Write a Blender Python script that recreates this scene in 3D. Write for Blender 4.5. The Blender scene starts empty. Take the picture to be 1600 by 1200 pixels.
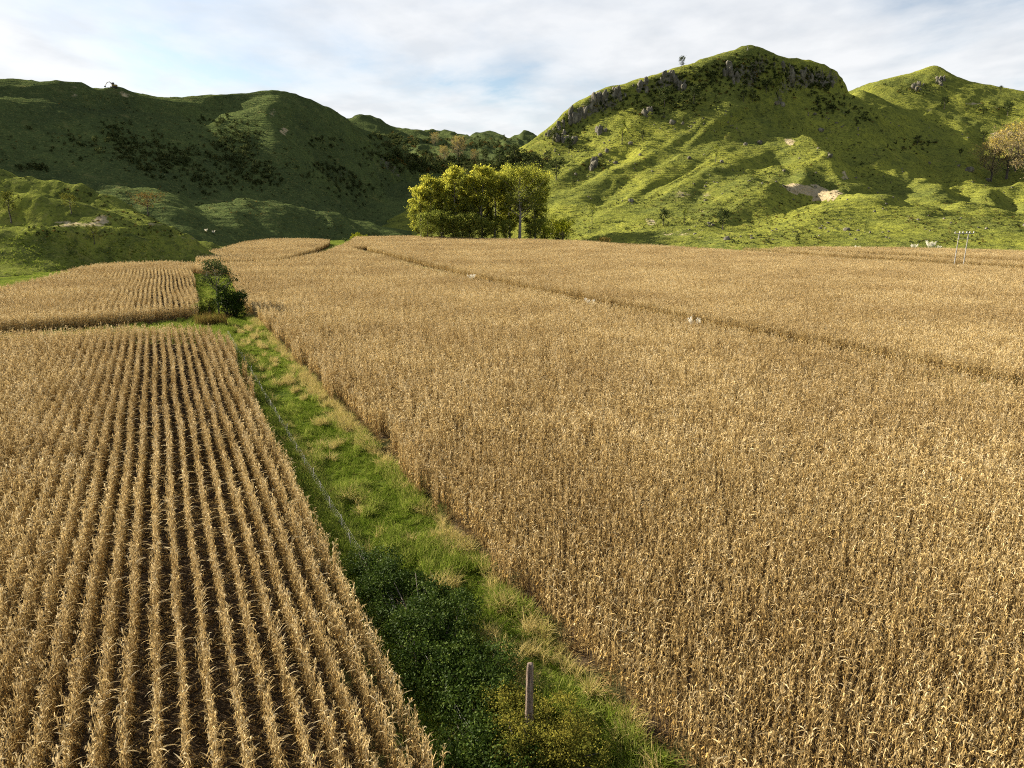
import bpy, math, random
import numpy as np
from mathutils import Vector

# ------------------------------------------------------------------ camera, sky, sun, exposure
SC = bpy.context.scene
F, YH, H = 1111.0, 328.0, 16.4            # focal length and horizon in 1600x1200 pixels, drone height
PITCH = math.atan((600 - YH) / F)
CP, SP = math.cos(PITCH), math.sin(PITCH)
SUN_AZ, SUN_EL = math.radians(-65), math.radians(26.0)   # left of and a little ahead of the view

cam = bpy.data.cameras.new('camera'); camo = bpy.data.objects.new('camera', cam)
SC.collection.objects.link(camo); SC.camera = camo
cam.sensor_width = 36; cam.lens = 36 * F / 1600
cam.clip_start = 0.5; cam.clip_end = 12000
camo.location = (0, 0, H); camo.rotation_euler = (math.pi / 2 - PITCH, 0, 0)

W = bpy.data.worlds.new('World'); SC.world = W; W.use_nodes = True
nt = W.node_tree; nt.nodes.clear()
def N(t, kind, **kw):
    n = t.nodes.new(kind)
    for k, v in kw.items(): setattr(n, k, v)
    return n
out = N(nt, 'ShaderNodeOutputWorld')
sky = N(nt, 'ShaderNodeTexSky', sky_type='NISHITA', sun_disc=False, sun_elevation=SUN_EL, sun_rotation=SUN_AZ, altitude=50, air_density=1.0, dust_density=1.0, ozone_density=1.5)
bg1 = N(nt, 'ShaderNodeBackground'); bg1.inputs[1].default_value = 0.052
nt.links.new(sky.outputs[0], bg1.inputs[0])
# thin high cloud: a flat sheet seen in perspective (direction / height)
tc = N(nt, 'ShaderNodeTexCoord')
sep = N(nt, 'ShaderNodeSeparateXYZ'); nt.links.new(tc.outputs['Generated'], sep.inputs[0])
zz = N(nt, 'ShaderNodeMath', operation='MAXIMUM'); nt.links.new(sep.outputs[2], zz.inputs[0]); zz.inputs[1].default_value = 0.0
za = N(nt, 'ShaderNodeMath', operation='ADD'); nt.links.new(zz.outputs[0], za.inputs[0]); za.inputs[1].default_value = 0.10
dv = N(nt, 'ShaderNodeVectorMath', operation='DIVIDE')
cz = N(nt, 'ShaderNodeCombineXYZ')
for i in range(3): nt.links.new(za.outputs[0], cz.inputs[i])
nt.links.new(tc.outputs['Generated'], dv.inputs[0]); nt.links.new(cz.outputs[0], dv.inputs[1])
mp = N(nt, 'ShaderNodeMapping'); nt.links.new(dv.outputs[0], mp.inputs[0])
mp.inputs['Location'].default_value = (0.4, 5.2, 0); mp.inputs['Rotation'].default_value = (0, 0, math.radians(25)); mp.inputs['Scale'].default_value = (0.75, 0.55, 0)
n1 = N(nt, 'ShaderNodeTexNoise'); n1.inputs['Scale'].default_value = 1.1; n1.inputs['Detail'].default_value = 9; n1.inputs['Roughness'].default_value = 0.58; n1.inputs['Distortion'].default_value = 0.3
nt.links.new(mp.outputs[0], n1.inputs['Vector'])
cr = N(nt, 'ShaderNodeValToRGB'); nt.links.new(n1.outputs[0], cr.inputs[0])
cr.color_ramp.elements[0].position = 0.335; cr.color_ramp.elements[0].color = (0.02, 0.02, 0.02, 1)
cr.color_ramp.elements[1].position = 0.60; cr.color_ramp.elements[1].color = (0.75, 0.75, 0.75, 1)
n2 = N(nt, 'ShaderNodeTexNoise'); n2.inputs['Scale'].default_value = 4.2; n2.inputs['Detail'].default_value = 8
nt.links.new(mp.outputs[0], n2.inputs['Vector'])
cr2 = N(nt, 'ShaderNodeValToRGB'); nt.links.new(n2.outputs[0], cr2.inputs[0])
cr2.color_ramp.elements[0].position = 0.36; cr2.color_ramp.elements[0].color = (0.285, 0.291, 0.300, 1)
cr2.color_ramp.elements[1].position = 0.58; cr2.color_ramp.elements[1].color = (0.340, 0.341, 0.343, 1)
bg2 = N(nt, 'ShaderNodeBackground'); bg2.inputs[1].default_value = 1.0
nt.links.new(cr2.outputs[0], bg2.inputs[0])
# thin layer: the lower the sight line, the more cloud it passes through
od = N(nt, 'ShaderNodeMath', operation='DIVIDE'); nt.links.new(cr.outputs[0], od.inputs[0]); nt.links.new(za.outputs[0], od.inputs[1])
om = N(nt, 'ShaderNodeMath', operation='MULTIPLY'); nt.links.new(od.outputs[0], om.inputs[0]); om.inputs[1].default_value = -0.9
ex = N(nt, 'ShaderNodeMath', operation='EXPONENT'); nt.links.new(om.outputs[0], ex.inputs[0])
al = N(nt, 'ShaderNodeMath', operation='SUBTRACT'); al.inputs[0].default_value = 1.0; nt.links.new(ex.outputs[0], al.inputs[1])
mx = N(nt, 'ShaderNodeMixShader'); nt.links.new(al.outputs[0], mx.inputs[0]); nt.links.new(bg1.outputs[0], mx.inputs[1]); nt.links.new(bg2.outputs[0], mx.inputs[2])
nt.links.new(mx.outputs[0], out.inputs[0])

sl = bpy.data.lights.new('sun', 'SUN'); sl.energy = 5.0; sl.angle = math.radians(0.6); sl.color = (1.0, 0.90, 0.74)
so = bpy.data.objects.new('sun', sl); SC.collection.objects.link(so)
SUN = Vector((math.sin(SUN_AZ) * math.cos(SUN_EL), math.cos(SUN_AZ) * math.cos(SUN_EL), math.sin(SUN_EL)))
so.rotation_euler = SUN.to_track_quat('Z', 'Y').to_euler(); so.location = SUN * 300
SC.view_settings.view_transform = 'Standard'; SC.view_settings.look = 'None'
SC.view_settings.exposure = 1.55; SC.view_settings.gamma = 1.0; SC.view_settings.use_curve_mapping = False
SC.render.engine = 'CYCLES'
SC.cycles.max_bounces = 4; SC.cycles.diffuse_bounces = 2; SC.cycles.transmission_bounces = 2; SC.cycles.transparent_max_bounces = 4
SC.cycles.use_adaptive_sampling = True; SC.cycles.adaptive_threshold = 0.02
SC.cycles.glossy_bounces = 2; SC.cycles.caustics_reflective = False; SC.cycles.caustics_refractive = False
SC.cycles.use_denoising = False; SC.cycles.use_light_tree = False; SC.cycles.filter_width = 1.1

# ------------------------------------------------------------------ helpers
COL = SC.collection
rng = np.random.default_rng(7)
random.seed(7)

def pix_ray(u, v):
    x = (np.asarray(u, float) - 800) / F; up = (600 - np.asarray(v, float)) / F
    return x, CP + SP * up, -SP + CP * up
def at(u, v, Y):                           # the point at forward distance Y that is seen in direction (u, v)
    dx, dy, dz = pix_ray(u, v); s = Y / dy
    return np.array([dx * s, Y, H + dz * s])
def to_pix(P):
    P = np.asarray(P, float); z = P[..., 2] - H
    d = P[..., 1] * CP - z * SP; up = P[..., 1] * SP + z * CP
    d = np.where(d < 0.1, 0.1, d)
    return 800 + F * P[..., 0] / d, 600 - F * up / d
TH = math.radians(26.05)                   # direction of the crop rows
AX, NX = np.array([-math.sin(TH), math.cos(TH)]), np.array([math.cos(TH), math.sin(TH)])
def na(n, a): n = np.asarray(n, float); a = np.asarray(a, float); return n * NX[0] + a * AX[0], n * NX[1] + a * AX[1]

def hash2(ix, iy, s):
    h = (ix.astype(np.int64) * 374761393 + iy.astype(np.int64) * 668265263 + s * 1442695041) & 0xffffffff
    h = ((h ^ (h >> 13)) * 1274126177) & 0xffffffff
    return ((h ^ (h >> 16)) & 0xffff) / 65535.0
def vnoise(x, y, s=0):
    x = np.asarray(x, float); y = np.asarray(y, float)
    ix, iy = np.floor(x), np.floor(y); fx, fy = x - ix, y - iy
    fx = fx * fx * fx * (fx * (fx * 6 - 15) + 10); fy = fy * fy * fy * (fy * (fy * 6 - 15) + 10)
    a = hash2(ix, iy, s); b = hash2(ix + 1, iy, s); c = hash2(ix, iy + 1, s); d = hash2(ix + 1, iy + 1, s)
    return (a * (1 - fx) + b * fx) * (1 - fy) + (c * (1 - fx) + d * fx) * fy * 1.0
def fbm(x, y, o=4, s=0, g=0.5):
    t = 0; amp = 1; tot = 0
    for i in range(o):
        t = t + amp * (vnoise(x, y, s + i * 17) * 2 - 1); tot += amp; amp *= g; x = x * 2.03 + 11.3; y = y * 2.03 + 5.7
    return t / tot
def ridged(x, y, o=3, s=0):
    t = 0; amp = 1; tot = 0
    for i in range(o):
        t = t + amp * (1 - np.abs(vnoise(x, y, s + i * 13) * 2 - 1) * 1.6); tot += amp; amp *= 0.5; x = x * 2.1 + 3.3; y = y * 2.1 + 7.7
    return t / tot
def sstep(a, b, x): t = np.clip((x - a) / (b - a), 0, 1); return t * t * (3 - 2 * t)

def ground_z(x, y):
    x = np.asarray(x, float); y = np.asarray(y, float)
    return 0.75 * fbm(x / 85.0, y / 85.0, 2, 3) * sstep(25, 110, np.hypot(x, y))

def make_mesh(name, V, Q, mat, tint=None, smooth=False, T=None, cols=None):
    me = bpy.data.meshes.new(name)
    V = np.asarray(V, np.float32); Q = np.asarray(Q, np.int32).reshape(-1, 4) if Q is not None and len(Q) else np.zeros((0, 4), np.int32)
    T = np.asarray(T, np.int32).reshape(-1, 3) if T is not None and len(T) else np.zeros((0, 3), np.int32)
    me.vertices.add(len(V)); me.vertices.foreach_set('co', V.ravel())
    me.loops.add(Q.size + T.size); me.loops.foreach_set('vertex_index', np.concatenate([Q.ravel(), T.ravel()]))
    me.polygons.add(len(Q) + len(T))
    me.polygons.foreach_set('loop_start', np.concatenate([np.arange(len(Q)) * 4, Q.size + np.arange(len(T)) * 3]).astype(np.int32))
    me.update(calc_edges=True)
    if smooth: me.polygons.foreach_set('use_smooth', np.ones(len(me.polygons), bool))
    if tint is not None:
        at_ = me.attributes.new('tint', 'FLOAT', 'POINT'); at_.data.foreach_set('value', np.asarray(tint, np.float32))
    if cols is not None:
        for k, a in cols.items():
            at_ = me.attributes.new(k, 'FLOAT', 'POINT'); at_.data.foreach_set('value', np.asarray(a, np.float32))
    if mat: me.materials.append(mat)
    return me
class G:                                   # collects quads
    def __init__(s): s.v = []; s.q = []; s.t = []; s.n = 0
    def add(s, v, q, t=0.5):
        v = np.asarray(v, float); s.v.append(v); s.q.append(np.asarray(q, int).reshape(-1, 4) + s.n); s.n += len(v)
        s.t.append(np.full(len(v), t) if np.isscalar(t) else np.asarray(t, float))
    def tube(s, P, R, k=6, t=0.5, cap=True):
        P = np.asarray(P, float); m = len(P); R = np.broadcast_to(np.asarray(R, float), (m,))
        T = np.gradient(P, axis=0); V = []
        for i in range(m):
            d = T[i] / (np.linalg.norm(T[i]) + 1e-9); ref = np.array([1., 0, 0]) if abs(d[2]) > 0.8 else np.array([0, 0, 1.])
            a = np.cross(d, ref); a /= np.linalg.norm(a); b = np.cross(d, a)
            for j in range(k):
                w = 2 * math.pi * j / k; V.append(P[i] + R[i] * (math.cos(w) * a + math.sin(w) * b))
        q = [[i * k + j, i * k + (j + 1) % k, (i + 1) * k + (j + 1) % k, (i + 1) * k + j] for i in range(m - 1) for j in range(k)]
        if cap and k == 6:
            q += [[0, 1, 2, 3], [0, 3, 4, 5]]; e = (m - 1) * k; q += [[e, e + 3, e + 2, e + 1], [e, e + 5, e + 4, e + 3]]
        elif cap and k == 4:
            e = (m - 1) * k; q += [[3, 2, 1, 0], [e, e + 1, e + 2, e + 3]]
        s.add(V, q, t)
    def box(s, c, d, t=0.5, rz=0):
        c = np.asarray(c, float); d = np.asarray(d, float) / 2
        V = np.array([[x, y, z] for z in (-1, 1) for x, y in ((-1, -1), (1, -1), (1, 1), (-1, 1))]) * d
        ca, sa = math.cos(rz), math.sin(rz); V = np.stack([V[:, 0] * ca - V[:, 1] * sa, V[:, 0] * sa + V[:, 1] * ca, V[:, 2]], 1)
        s.add(V + c, [[3, 2, 1, 0], [4, 5, 6, 7], [0, 1, 5, 4], [1, 2, 6, 5], [2, 3, 7, 6], [3, 0, 4, 7]], t)
    def leaves(s, C, size, tint, aspect=0.6, up=0.3, rg=rng):      # quads, random directions, at centres C
        C = np.asarray(C, float); n = len(C)
        if n == 0: return
        a = rg.normal(size=(n, 3)); a /= np.linalg.norm(a, axis=1)[:, None]
        r = rg.normal(size=(n, 3)); r[:, 2] += up * 2; b = np.cross(a, r); b /= np.linalg.norm(b, axis=1)[:, None] + 1e-9
        L = (np.broadcast_to(size, (n,)) * rg.uniform(0.6, 1.3, n))[:, None] * 0.5
        a = a * L; b = b * L * aspect
        V = np.stack([C - a, C + b * 1.0 - a * 0.1, C + a, C - b - a * 0.1], 1).reshape(-1, 3)
        s.add(V, np.arange(4 * n).reshape(-1, 4), np.repeat(np.broadcast_to(tint, (n,)), 4))
    def arr(s): return np.concatenate(s.v), np.concatenate(s.q), np.concatenate(s.t)
    def mesh(s, name, mat, smooth=False):
        v, q, t = s.arr(); return make_mesh(name, v, q, mat, t, smooth)
def link(name, data, parent=None, loc=(0, 0, 0), rz=0, sc=None):
    o = bpy.data.objects.new(name, data); COL.objects.link(o)
    if parent: o.parent = parent
    o.location = loc; o.rotation_euler = (0, 0, rz)
    if sc is not None: o.scale = (sc,) * 3 if np.isscalar(sc) else sc
    return o
def tag(o, label=None, cat=None, group=None, kind=None):
    if label: o['label'] = label
    if cat: o['category'] = cat
    if group: o['group'] = group
    if kind: o['kind'] = kind
    return o
def inside(poly, x, y):
    P = np.asarray(poly, float); r = np.zeros(np.shape(x), bool); j = len(P) - 1
    for i in range(len(P)):
        xi, yi = P[i]; xj, yj = P[j]
        c = ((yi > y) != (yj > y)) & (x < (xj - xi) * (y - yi) / (yj - yi + 1e-12) + xi); r ^= c; j = i
    return r
def in_view(x, y, z, mu=140, top=-200, bottom=1480):
    u, v = to_pix(np.stack([x, y, z], -1)); return (y > 3) & (u > -mu) & (u < 1600 + mu) & (v < bottom) & (v > top)

# ------------------------------------------------------------------ materials
def new_mat(name):
    m = bpy.data.materials.new(name); m.use_nodes = True; t = m.node_tree; t.nodes.clear()
    return m, t, N(t, 'ShaderNodeOutputMaterial')
def ramp(t, src, stops, interp='LINEAR'):
    r = N(t, 'ShaderNodeValToRGB'); e = r.color_ramp.elements; r.color_ramp.interpolation = interp
    while len(e) < len(stops): e.new(0.5)
    for i, (p, c) in enumerate(stops): e[i].position = p; e[i].color = (*c, 1) if len(c) == 3 else c
    if src is not None: t.links.new(src, r.inputs[0])
    return r.outputs[0]
def noise(t, vec, scale, detail=4, rough=0.55, dist=0):
    n = N(t, 'ShaderNodeTexNoise'); n.inputs['Scale'].default_value = scale; n.inputs['Detail'].default_value = detail
    n.inputs['Roughness'].default_value = rough; n.inputs['Distortion'].default_value = dist
    if vec is not None: t.links.new(vec, n.inputs['Vector'])
    return n.outputs[0]
def mixc(t, f, a, b, mode='MIX'):
    m = N(t, 'ShaderNodeMix', data_type='RGBA', blend_type=mode)
    for s, v in ((m.inputs[0], f), (m.inputs[6], a), (m.inputs[7], b)):
        if hasattr(v, 'default_value') or hasattr(v, 'is_linked'): t.links.new(v, s)
        else: s.default_value = v if not isinstance(v, tuple) or len(v) == 4 else (*v, 1)
    return m.outputs[2]
def math_(t, op, a, b=0.0, clamp=False):
    m = N(t, 'ShaderNodeMath', operation=op, use_clamp=clamp)
    for s, v in ((m.inputs[0], a), (m.inputs[1], b)):
        if hasattr(v, 'is_linked'): t.links.new(v, s)
        else: s.default_value = v
    return m.outputs[0]
def attr(t, name): n = N(t, 'ShaderNodeAttribute'); n.attribute_name = name; return n.outputs['Fac']

def leaf_mat(name, stops, trans=0.3, patch=0.0, patch_cols=None, rough=0.6, inst=0.25, pscale=0.1, dim=0.85, gloss=0.0):
    """leaf colour from the per-leaf tint, shifted per plant, thin enough to let light through"""
    m, t, o = new_mat(name)
    oi = N(t, 'ShaderNodeObjectInfo')
    f = math_(t, 'ADD', attr(t, 'tint'), math_(t, 'MULTIPLY', math_(t, 'SUBTRACT', oi.outputs['Random'], 0.5), inst))
    c = ramp(t, f, [(p_, tuple(q * dim for q in c_)) for p_, c_ in stops])
    if patch_cols:
        pn = noise(t, oi.outputs['Location'], pscale, 3)
        c = mixc(t, ramp(t, pn, [(0.38, (0, 0, 0)), (0.62, (patch, patch, patch))]), c, patch_cols, 'MULTIPLY')
    if gloss:
        d = N(t, 'ShaderNodeBsdfPrincipled'); d.inputs['Roughness'].default_value = rough; d.inputs['Specular IOR Level'].default_value = gloss
        t.links.new(c, d.inputs['Base Color'])
    else:
        d = N(t, 'ShaderNodeBsdfDiffuse'); t.links.new(c, d.inputs['Color'])
    tr = N(t, 'ShaderNodeBsdfTranslucent'); t.links.new(c, tr.inputs[0])
    mx = N(t, 'ShaderNodeMixShader'); mx.inputs[0].default_value = trans
    t.links.new(d.outputs[0], mx.inputs[1]); t.links.new(tr.outputs[0], mx.inputs[2]); t.links.new(mx.outputs[0], o.inputs[0])
    return m
def plain_mat(name, stops, scale=3, rough=0.85, bump=0.3, stretch=(1, 1, 1), bscale=None):
    m, t, o = new_mat(name); tc = N(t, 'ShaderNodeTexCoord'); mp = N(t, 'ShaderNodeMapping'); mp.inputs['Scale'].default_value = stretch
    t.links.new(tc.outputs['Object'], mp.inputs[0])
    n = noise(t, mp.outputs[0], scale, 6, 0.6); c = ramp(t, n, stops)
    d = N(t, 'ShaderNodeBsdfPrincipled'); d.inputs['Roughness'].default_value = rough; d.inputs['Specular IOR Level'].default_value = 0.2
    t.links.new(c, d.inputs['Base Color'])
    b = N(t, 'ShaderNodeBump'); b.inputs['Strength'].default_value = bump; b.inputs['Distance'].default_value = 0.1
    t.links.new(noise(t, mp.outputs[0], bscale or scale * 2, 6, 0.65), b.inputs['Height']); t.links.new(b.outputs[0], d.inputs['Normal'])
    t.links.new(d.outputs[0], o.inputs[0]); return m

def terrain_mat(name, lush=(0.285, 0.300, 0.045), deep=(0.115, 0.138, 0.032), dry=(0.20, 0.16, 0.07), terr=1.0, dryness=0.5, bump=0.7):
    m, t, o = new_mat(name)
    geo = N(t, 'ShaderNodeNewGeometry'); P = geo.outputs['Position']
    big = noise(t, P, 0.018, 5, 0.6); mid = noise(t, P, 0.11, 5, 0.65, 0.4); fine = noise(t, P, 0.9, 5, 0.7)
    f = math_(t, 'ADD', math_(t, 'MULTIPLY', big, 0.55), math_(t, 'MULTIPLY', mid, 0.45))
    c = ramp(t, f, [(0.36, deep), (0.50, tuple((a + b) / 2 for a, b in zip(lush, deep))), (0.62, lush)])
    c = mixc(t, ramp(t, mid, [(0.58, (0, 0, 0)), (0.74, (dryness,) * 3)]), c, dry)
    c = mixc(t, ramp(t, noise(t, P, 0.28, 6, 0.75), [(0.36, (0.85,) * 3), (0.50, (0, 0, 0))]), c, (0.045, 0.060, 0.020, 1))
    c = mixc(t, ramp(t, fine, [(0.54, (0, 0, 0)), (0.66, (0.6,) * 3)]), c, (0.24, 0.235, 0.075, 1))
    c = mixc(t, ramp(t, noise(t, P, 0.75, 4, 0.8), [(0.33, (0.9,) * 3), (0.45, (0, 0, 0))]), c, (0.04, 0.052, 0.018, 1))
    # bare soil, rock
    soil = attr(t, 'soil'); rock = attr(t, 'rock')
    rn = noise(t, P, 0.35, 6, 0.7)
    sc_ = ramp(t, rn, [(0.3, (0.25, 0.195, 0.10)), (0.7, (0.50, 0.43, 0.26))])
    sf = math_(t, 'MULTIPLY', math_(t, 'SUBTRACT', math_(t, 'ADD', soil, math_(t, 'MULTIPLY', rn, 0.8)), 0.78), 6.0, True)
    c = mixc(t, sf, c, sc_)
    rc = ramp(t, rn, [(0.3, (0.045, 0.042, 0.03)), (0.5, (0.10, 0.095, 0.07)), (0.7, (0.22, 0.20, 0.155))])
    sep = N(t, 'ShaderNodeSeparateXYZ'); t.links.new(geo.outputs['Normal'], sep.inputs[0])
    steep = math_(t, 'SUBTRACT', 0.74, sep.outputs[2])
    rf = math_(t, 'ADD', math_(t, 'MULTIPLY', steep, 6.0), math_(t, 'MULTIPLY', math_(t, 'SUBTRACT', math_(t, 'ADD', math_(t, 'MULTIPLY', rock, 0.75), rn), 0.98), 6.0), False)
    rf = math_(t, 'MULTIPLY', math_(t, 'MAXIMUM', rf, 0.0), 1.0, True)
    c = mixc(t, rf, c, rc)
    c = mixc(t, 1.0, c, (0.82, 0.80, 0.82, 1), 'MULTIPLY')
    d = N(t, 'ShaderNodeBsdfDiffuse'); t.links.new(c, d.inputs['Color'])
    # sheep tracks along the contours and tussocks
    sp = N(t, 'ShaderNodeSeparateXYZ'); t.links.new(P, sp.inputs[0])
    w = math_(t, 'ADD', math_(t, 'MULTIPLY', sp.outputs[2], 3.6 / 1.0), math_(t, 'MULTIPLY', mid, 16.0))
    w = math_(t, 'SINE', w)
    h = math_(t, 'ADD', math_(t, 'MULTIPLY', math_(t, 'MULTIPLY', w, noise(t, P, 0.06, 3)), 0.6 * terr), math_(t, 'MULTIPLY', fine, 0.8))
    h = math_(t, 'ADD', h, math_(t, 'MULTIPLY', noise(t, P, 0.3, 4, 0.6), 1.0))
    b = N(t, 'ShaderNodeBump'); b.inputs['Strength'].default_value = bump; b.inputs['Distance'].default_value = 1.0
    t.links.new(h, b.inputs['Height']); t.links.new(b.outputs[0], d.inputs['Normal'])
    t.links.new(d.outputs[0], o.inputs[0]); return m

M = {}
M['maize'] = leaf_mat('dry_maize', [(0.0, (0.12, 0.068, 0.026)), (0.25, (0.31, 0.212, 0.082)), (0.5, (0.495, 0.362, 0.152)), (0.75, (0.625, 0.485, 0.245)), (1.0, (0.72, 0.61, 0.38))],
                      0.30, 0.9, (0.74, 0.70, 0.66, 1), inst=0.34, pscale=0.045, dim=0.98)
M['husk'] = leaf_mat('dry_husk', [(0, (0.45, 0.27, 0.07)), (0.5, (0.62, 0.42, 0.14)), (1, (0.80, 0.66, 0.38))], 0.15)
M['stalk'] = leaf_mat('maize_stalk', [(0, (0.20, 0.12, 0.045)), (1, (0.40, 0.29, 0.12))], 0.0)
M['grass'] = leaf_mat('lush_grass', [(0, (0.075, 0.125, 0.012)), (0.5, (0.185, 0.255, 0.026)), (1.0, (0.40, 0.41, 0.10))], 0.45, 0.5, (0.6, 0.66, 0.6, 1), inst=0.5, pscale=0.5)
M['drygrass'] = leaf_mat('dry_grass', [(0, (0.26, 0.27, 0.05)), (0.5, (0.50, 0.41, 0.14)), (1.0, (0.66, 0.51, 0.22))], 0.4, inst=0.5)
M['bramble'] = leaf_mat('bramble_leaf', [(0, (0.022, 0.042, 0.006)), (0.6, (0.058, 0.095, 0.012)), (1, (0.15, 0.19, 0.032))], 0.25, rough=0.6, gloss=0.08)
M['olive'] = leaf_mat('olive_leaf', [(0, (0.045, 0.055, 0.012)), (0.5, (0.14, 0.15, 0.025)), (1, (0.30, 0.26, 0.045))], 0.35)
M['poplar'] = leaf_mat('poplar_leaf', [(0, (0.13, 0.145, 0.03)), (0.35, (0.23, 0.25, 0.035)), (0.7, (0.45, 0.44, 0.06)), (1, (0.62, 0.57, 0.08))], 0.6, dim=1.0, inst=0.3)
M['willow'] = leaf_mat('willow_leaf', [(0, (0.09, 0.115, 0.02)), (0.6, (0.20, 0.23, 0.04)), (1, (0.34, 0.36, 0.07))], 0.5, inst=0.2)
M['autumn'] = leaf_mat('autumn_leaf', [(0, (0.19, 0.15, 0.09)), (0.5, (0.33, 0.27, 0.13)), (0.8, (0.48, 0.37, 0.11)), (1, (0.60, 0.46, 0.08))], 0.35, inst=0.2)
M['scrub'] = leaf_mat('scrub_leaf', [(0, (0.035, 0.050, 0.016)), (0.6, (0.075, 0.095, 0.030)), (1, (0.17, 0.18, 0.065))], 0.3, inst=0.6)
M['yellowbush'] = leaf_mat('yellow_green_leaf', [(0, (0.12, 0.15, 0.012)), (0.6, (0.28, 0.31, 0.02)), (1, (0.45, 0.42, 0.03))], 0.4)
M['rush'] = leaf_mat('rush_blade', [(0, (0.12, 0.10, 0.025)), (0.5, (0.22, 0.14, 0.04)), (1, (0.32, 0.27, 0.07))], 0.3)
M['pampas'] = leaf_mat('pampas_plume', [(0, (0.70, 0.65, 0.53)), (1, (0.88, 0.84, 0.72))], 0.4, dim=1.0)
M['flaxleaf'] = leaf_mat('pampas_leaf', [(0, (0.08, 0.10, 0.03)), (1, (0.20, 0.21, 0.08))], 0.3)
M['bark'] = plain_mat('pale_bark', [(0.3, (0.10, 0.085, 0.07)), (0.7, (0.34, 0.31, 0.27))], 0.6, stretch=(3, 3, 0.5))
M['darkbark'] = plain_mat('dark_bark', [(0.3, (0.03, 0.025, 0.02)), (0.7, (0.10, 0.085, 0.065))], 1.5, stretch=(3, 3, 0.5))
M['post'] = plain_mat('weathered_post_wood', [(0.25, (0.07, 0.05, 0.035)), (0.5, (0.21, 0.155, 0.115)), (0.75, (0.36, 0.29, 0.23))], 5, 0.9, 0.8, (5, 5, 0.35))
M['pole'] = plain_mat('grey_pole_wood', [(0.3, (0.22, 0.21, 0.185)), (0.7, (0.36, 0.345, 0.31))], 2, stretch=(4, 4, 0.4))
M['white'] = plain_mat('white_porcelain', [(0.3, (0.5, 0.5, 0.5)), (0.7, (0.7, 0.7, 0.7))], 3, 0.3, 0.05)
M['wire'] = plain_mat('galvanised_wire', [(0.3, (0.16, 0.15, 0.14)), (0.7, (0.36, 0.35, 0.33))], 4, 0.5, 0.05)
M['rock'] = plain_mat('weathered_rock', [(0.3, (0.04, 0.036, 0.026)), (0.5, (0.11, 0.10, 0.072)), (0.75, (0.27, 0.245, 0.19))], 0.45, 0.95, 1.0, bscale=0.8)
M['paint'] = plain_mat('dull_yellow_paint', [(0.3, (0.20, 0.15, 0.05)), (0.7, (0.33, 0.25, 0.08))], 2)
M['steel'] = plain_mat('dark_steel', [(0.3, (0.03, 0.03, 0.032)), (0.7, (0.08, 0.08, 0.08))], 2)

# ------------------------------------------------------------------ terrain: valley floor and hills
def ground_mat():
    m, t, o = new_mat('valley_floor')
    geo = N(t, 'ShaderNodeNewGeometry'); P = geo.outputs['Position']
    crop = attr(t, 'crop'); mid = noise(t, P, 0.15, 5, 0.65); fine = noise(t, P, 2.5, 5, 0.7)
    g = ramp(t, math_(t, 'ADD', math_(t, 'MULTIPLY', mid, 0.5), math_(t, 'MULTIPLY', fine, 0.5)), [(0.36, (0.035, 0.058, 0.014)), (0.5, (0.09, 0.115, 0.018)), (0.64, (0.17, 0.19, 0.03))])
    s = ramp(t, fine, [(0.35, (0.030, 0.021, 0.013)), (0.55, (0.07, 0.05, 0.03)), (0.7, (0.20, 0.14, 0.07))])
    c = mixc(t, crop, g, s)
    d = N(t, 'ShaderNodeBsdfDiffuse'); t.links.new(c, d.inputs['Color'])
    b = N(t, 'ShaderNodeBump'); b.inputs['Strength'].default_value = 0.7; b.inputs['Distance'].default_value = 0.25
    t.links.new(fine, b.inputs['Height']); t.links.new(b.outputs[0], d.inputs['Normal'])
    t.links.new(d.outputs[0], o.inputs[0]); return m

# crop fields in row coordinates (n across the rows, a along them)
FIELDS = {
 'A': [(-90, -12), (5.75, -12), (5.9, 45), (6.2, 88), (4, 95), (-4.5, 99.5), (-18, 101.3), (-40, 100.5), (-90, 98)],
 'B': [(-60, 108), (-18, 112), (-2, 115.5), (4.2, 118), (4.9, 125), (6.0, 160), (6.5, 185), (7, 200), (7.4, 222), (0, 234), (-8, 231), (-16, 225), (-24.4, 187), (-28.1, 166), (-33, 140), (-60, 125)],
 'C': [(9.5, 236), (19, 229), (34, 233), (51, 273), (68, 325), (74, 349), (68, 366), (52, 382), (36, 350), (22, 300), (11, 256)],
 'D': [(12.2, -12), (12.2, 30), (12.2, 70), (12.2, 112), (11.4, 120), (12.6, 145), (15.5, 196), (7.6, 200), (7.6, 222), (17, 218), (34, 223.5), (54, 264), (78, 330), (88, 362), (95, 384), (126, 389), (140, 366), (120, 330), (95, 300), (69.5, 292), (67.6, 273), (64.0, 200), (63.5, 167), (61.6, 102), (62.8, 73), (65.3, 34), (65.8, -12)],
 'E': [(71.0, -12), (70.5, 34), (68.0, 73), (66.8, 102), (69.0, 167), (70.0, 200), (74.0, 273), (75.5, 289.5), (95, 299), (120.8, 329), (140.8, 365), (153.4, 344), (178, 297), (181.6, 258), (189, 224), (191.5, 192), (189.4, 159), (190, 123), (190, 60), (190, -12)],
 'F': [(205, -12), (205.2, 123), (204.5, 159), (203.6, 192), (202, 212), (204, 212), (211, 180), (214, 153), (216, 120), (217, -12)],
 'Gf': [(230, -12), (229, 120), (227, 153), (223, 180), (214, 210), (236, 207), (259, 185), (277, 151), (284, 110), (290, -12)],
}
def crop_mask(x, y):
    n = x * NX[0] + y * NX[1]; a = x * AX[0] + y * AX[1]; r = np.zeros(np.shape(x), bool)
    for p in FIELDS.values(): r |= inside(p, n, a)
    return r
def grid_quads(nx, ny):
    i = np.arange(nx * ny).reshape(ny, nx)
    return np.stack([i[:-1, :-1], i[:-1, 1:], i[1:, 1:], i[1:, :-1]], -1).reshape(-1, 4)
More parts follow.
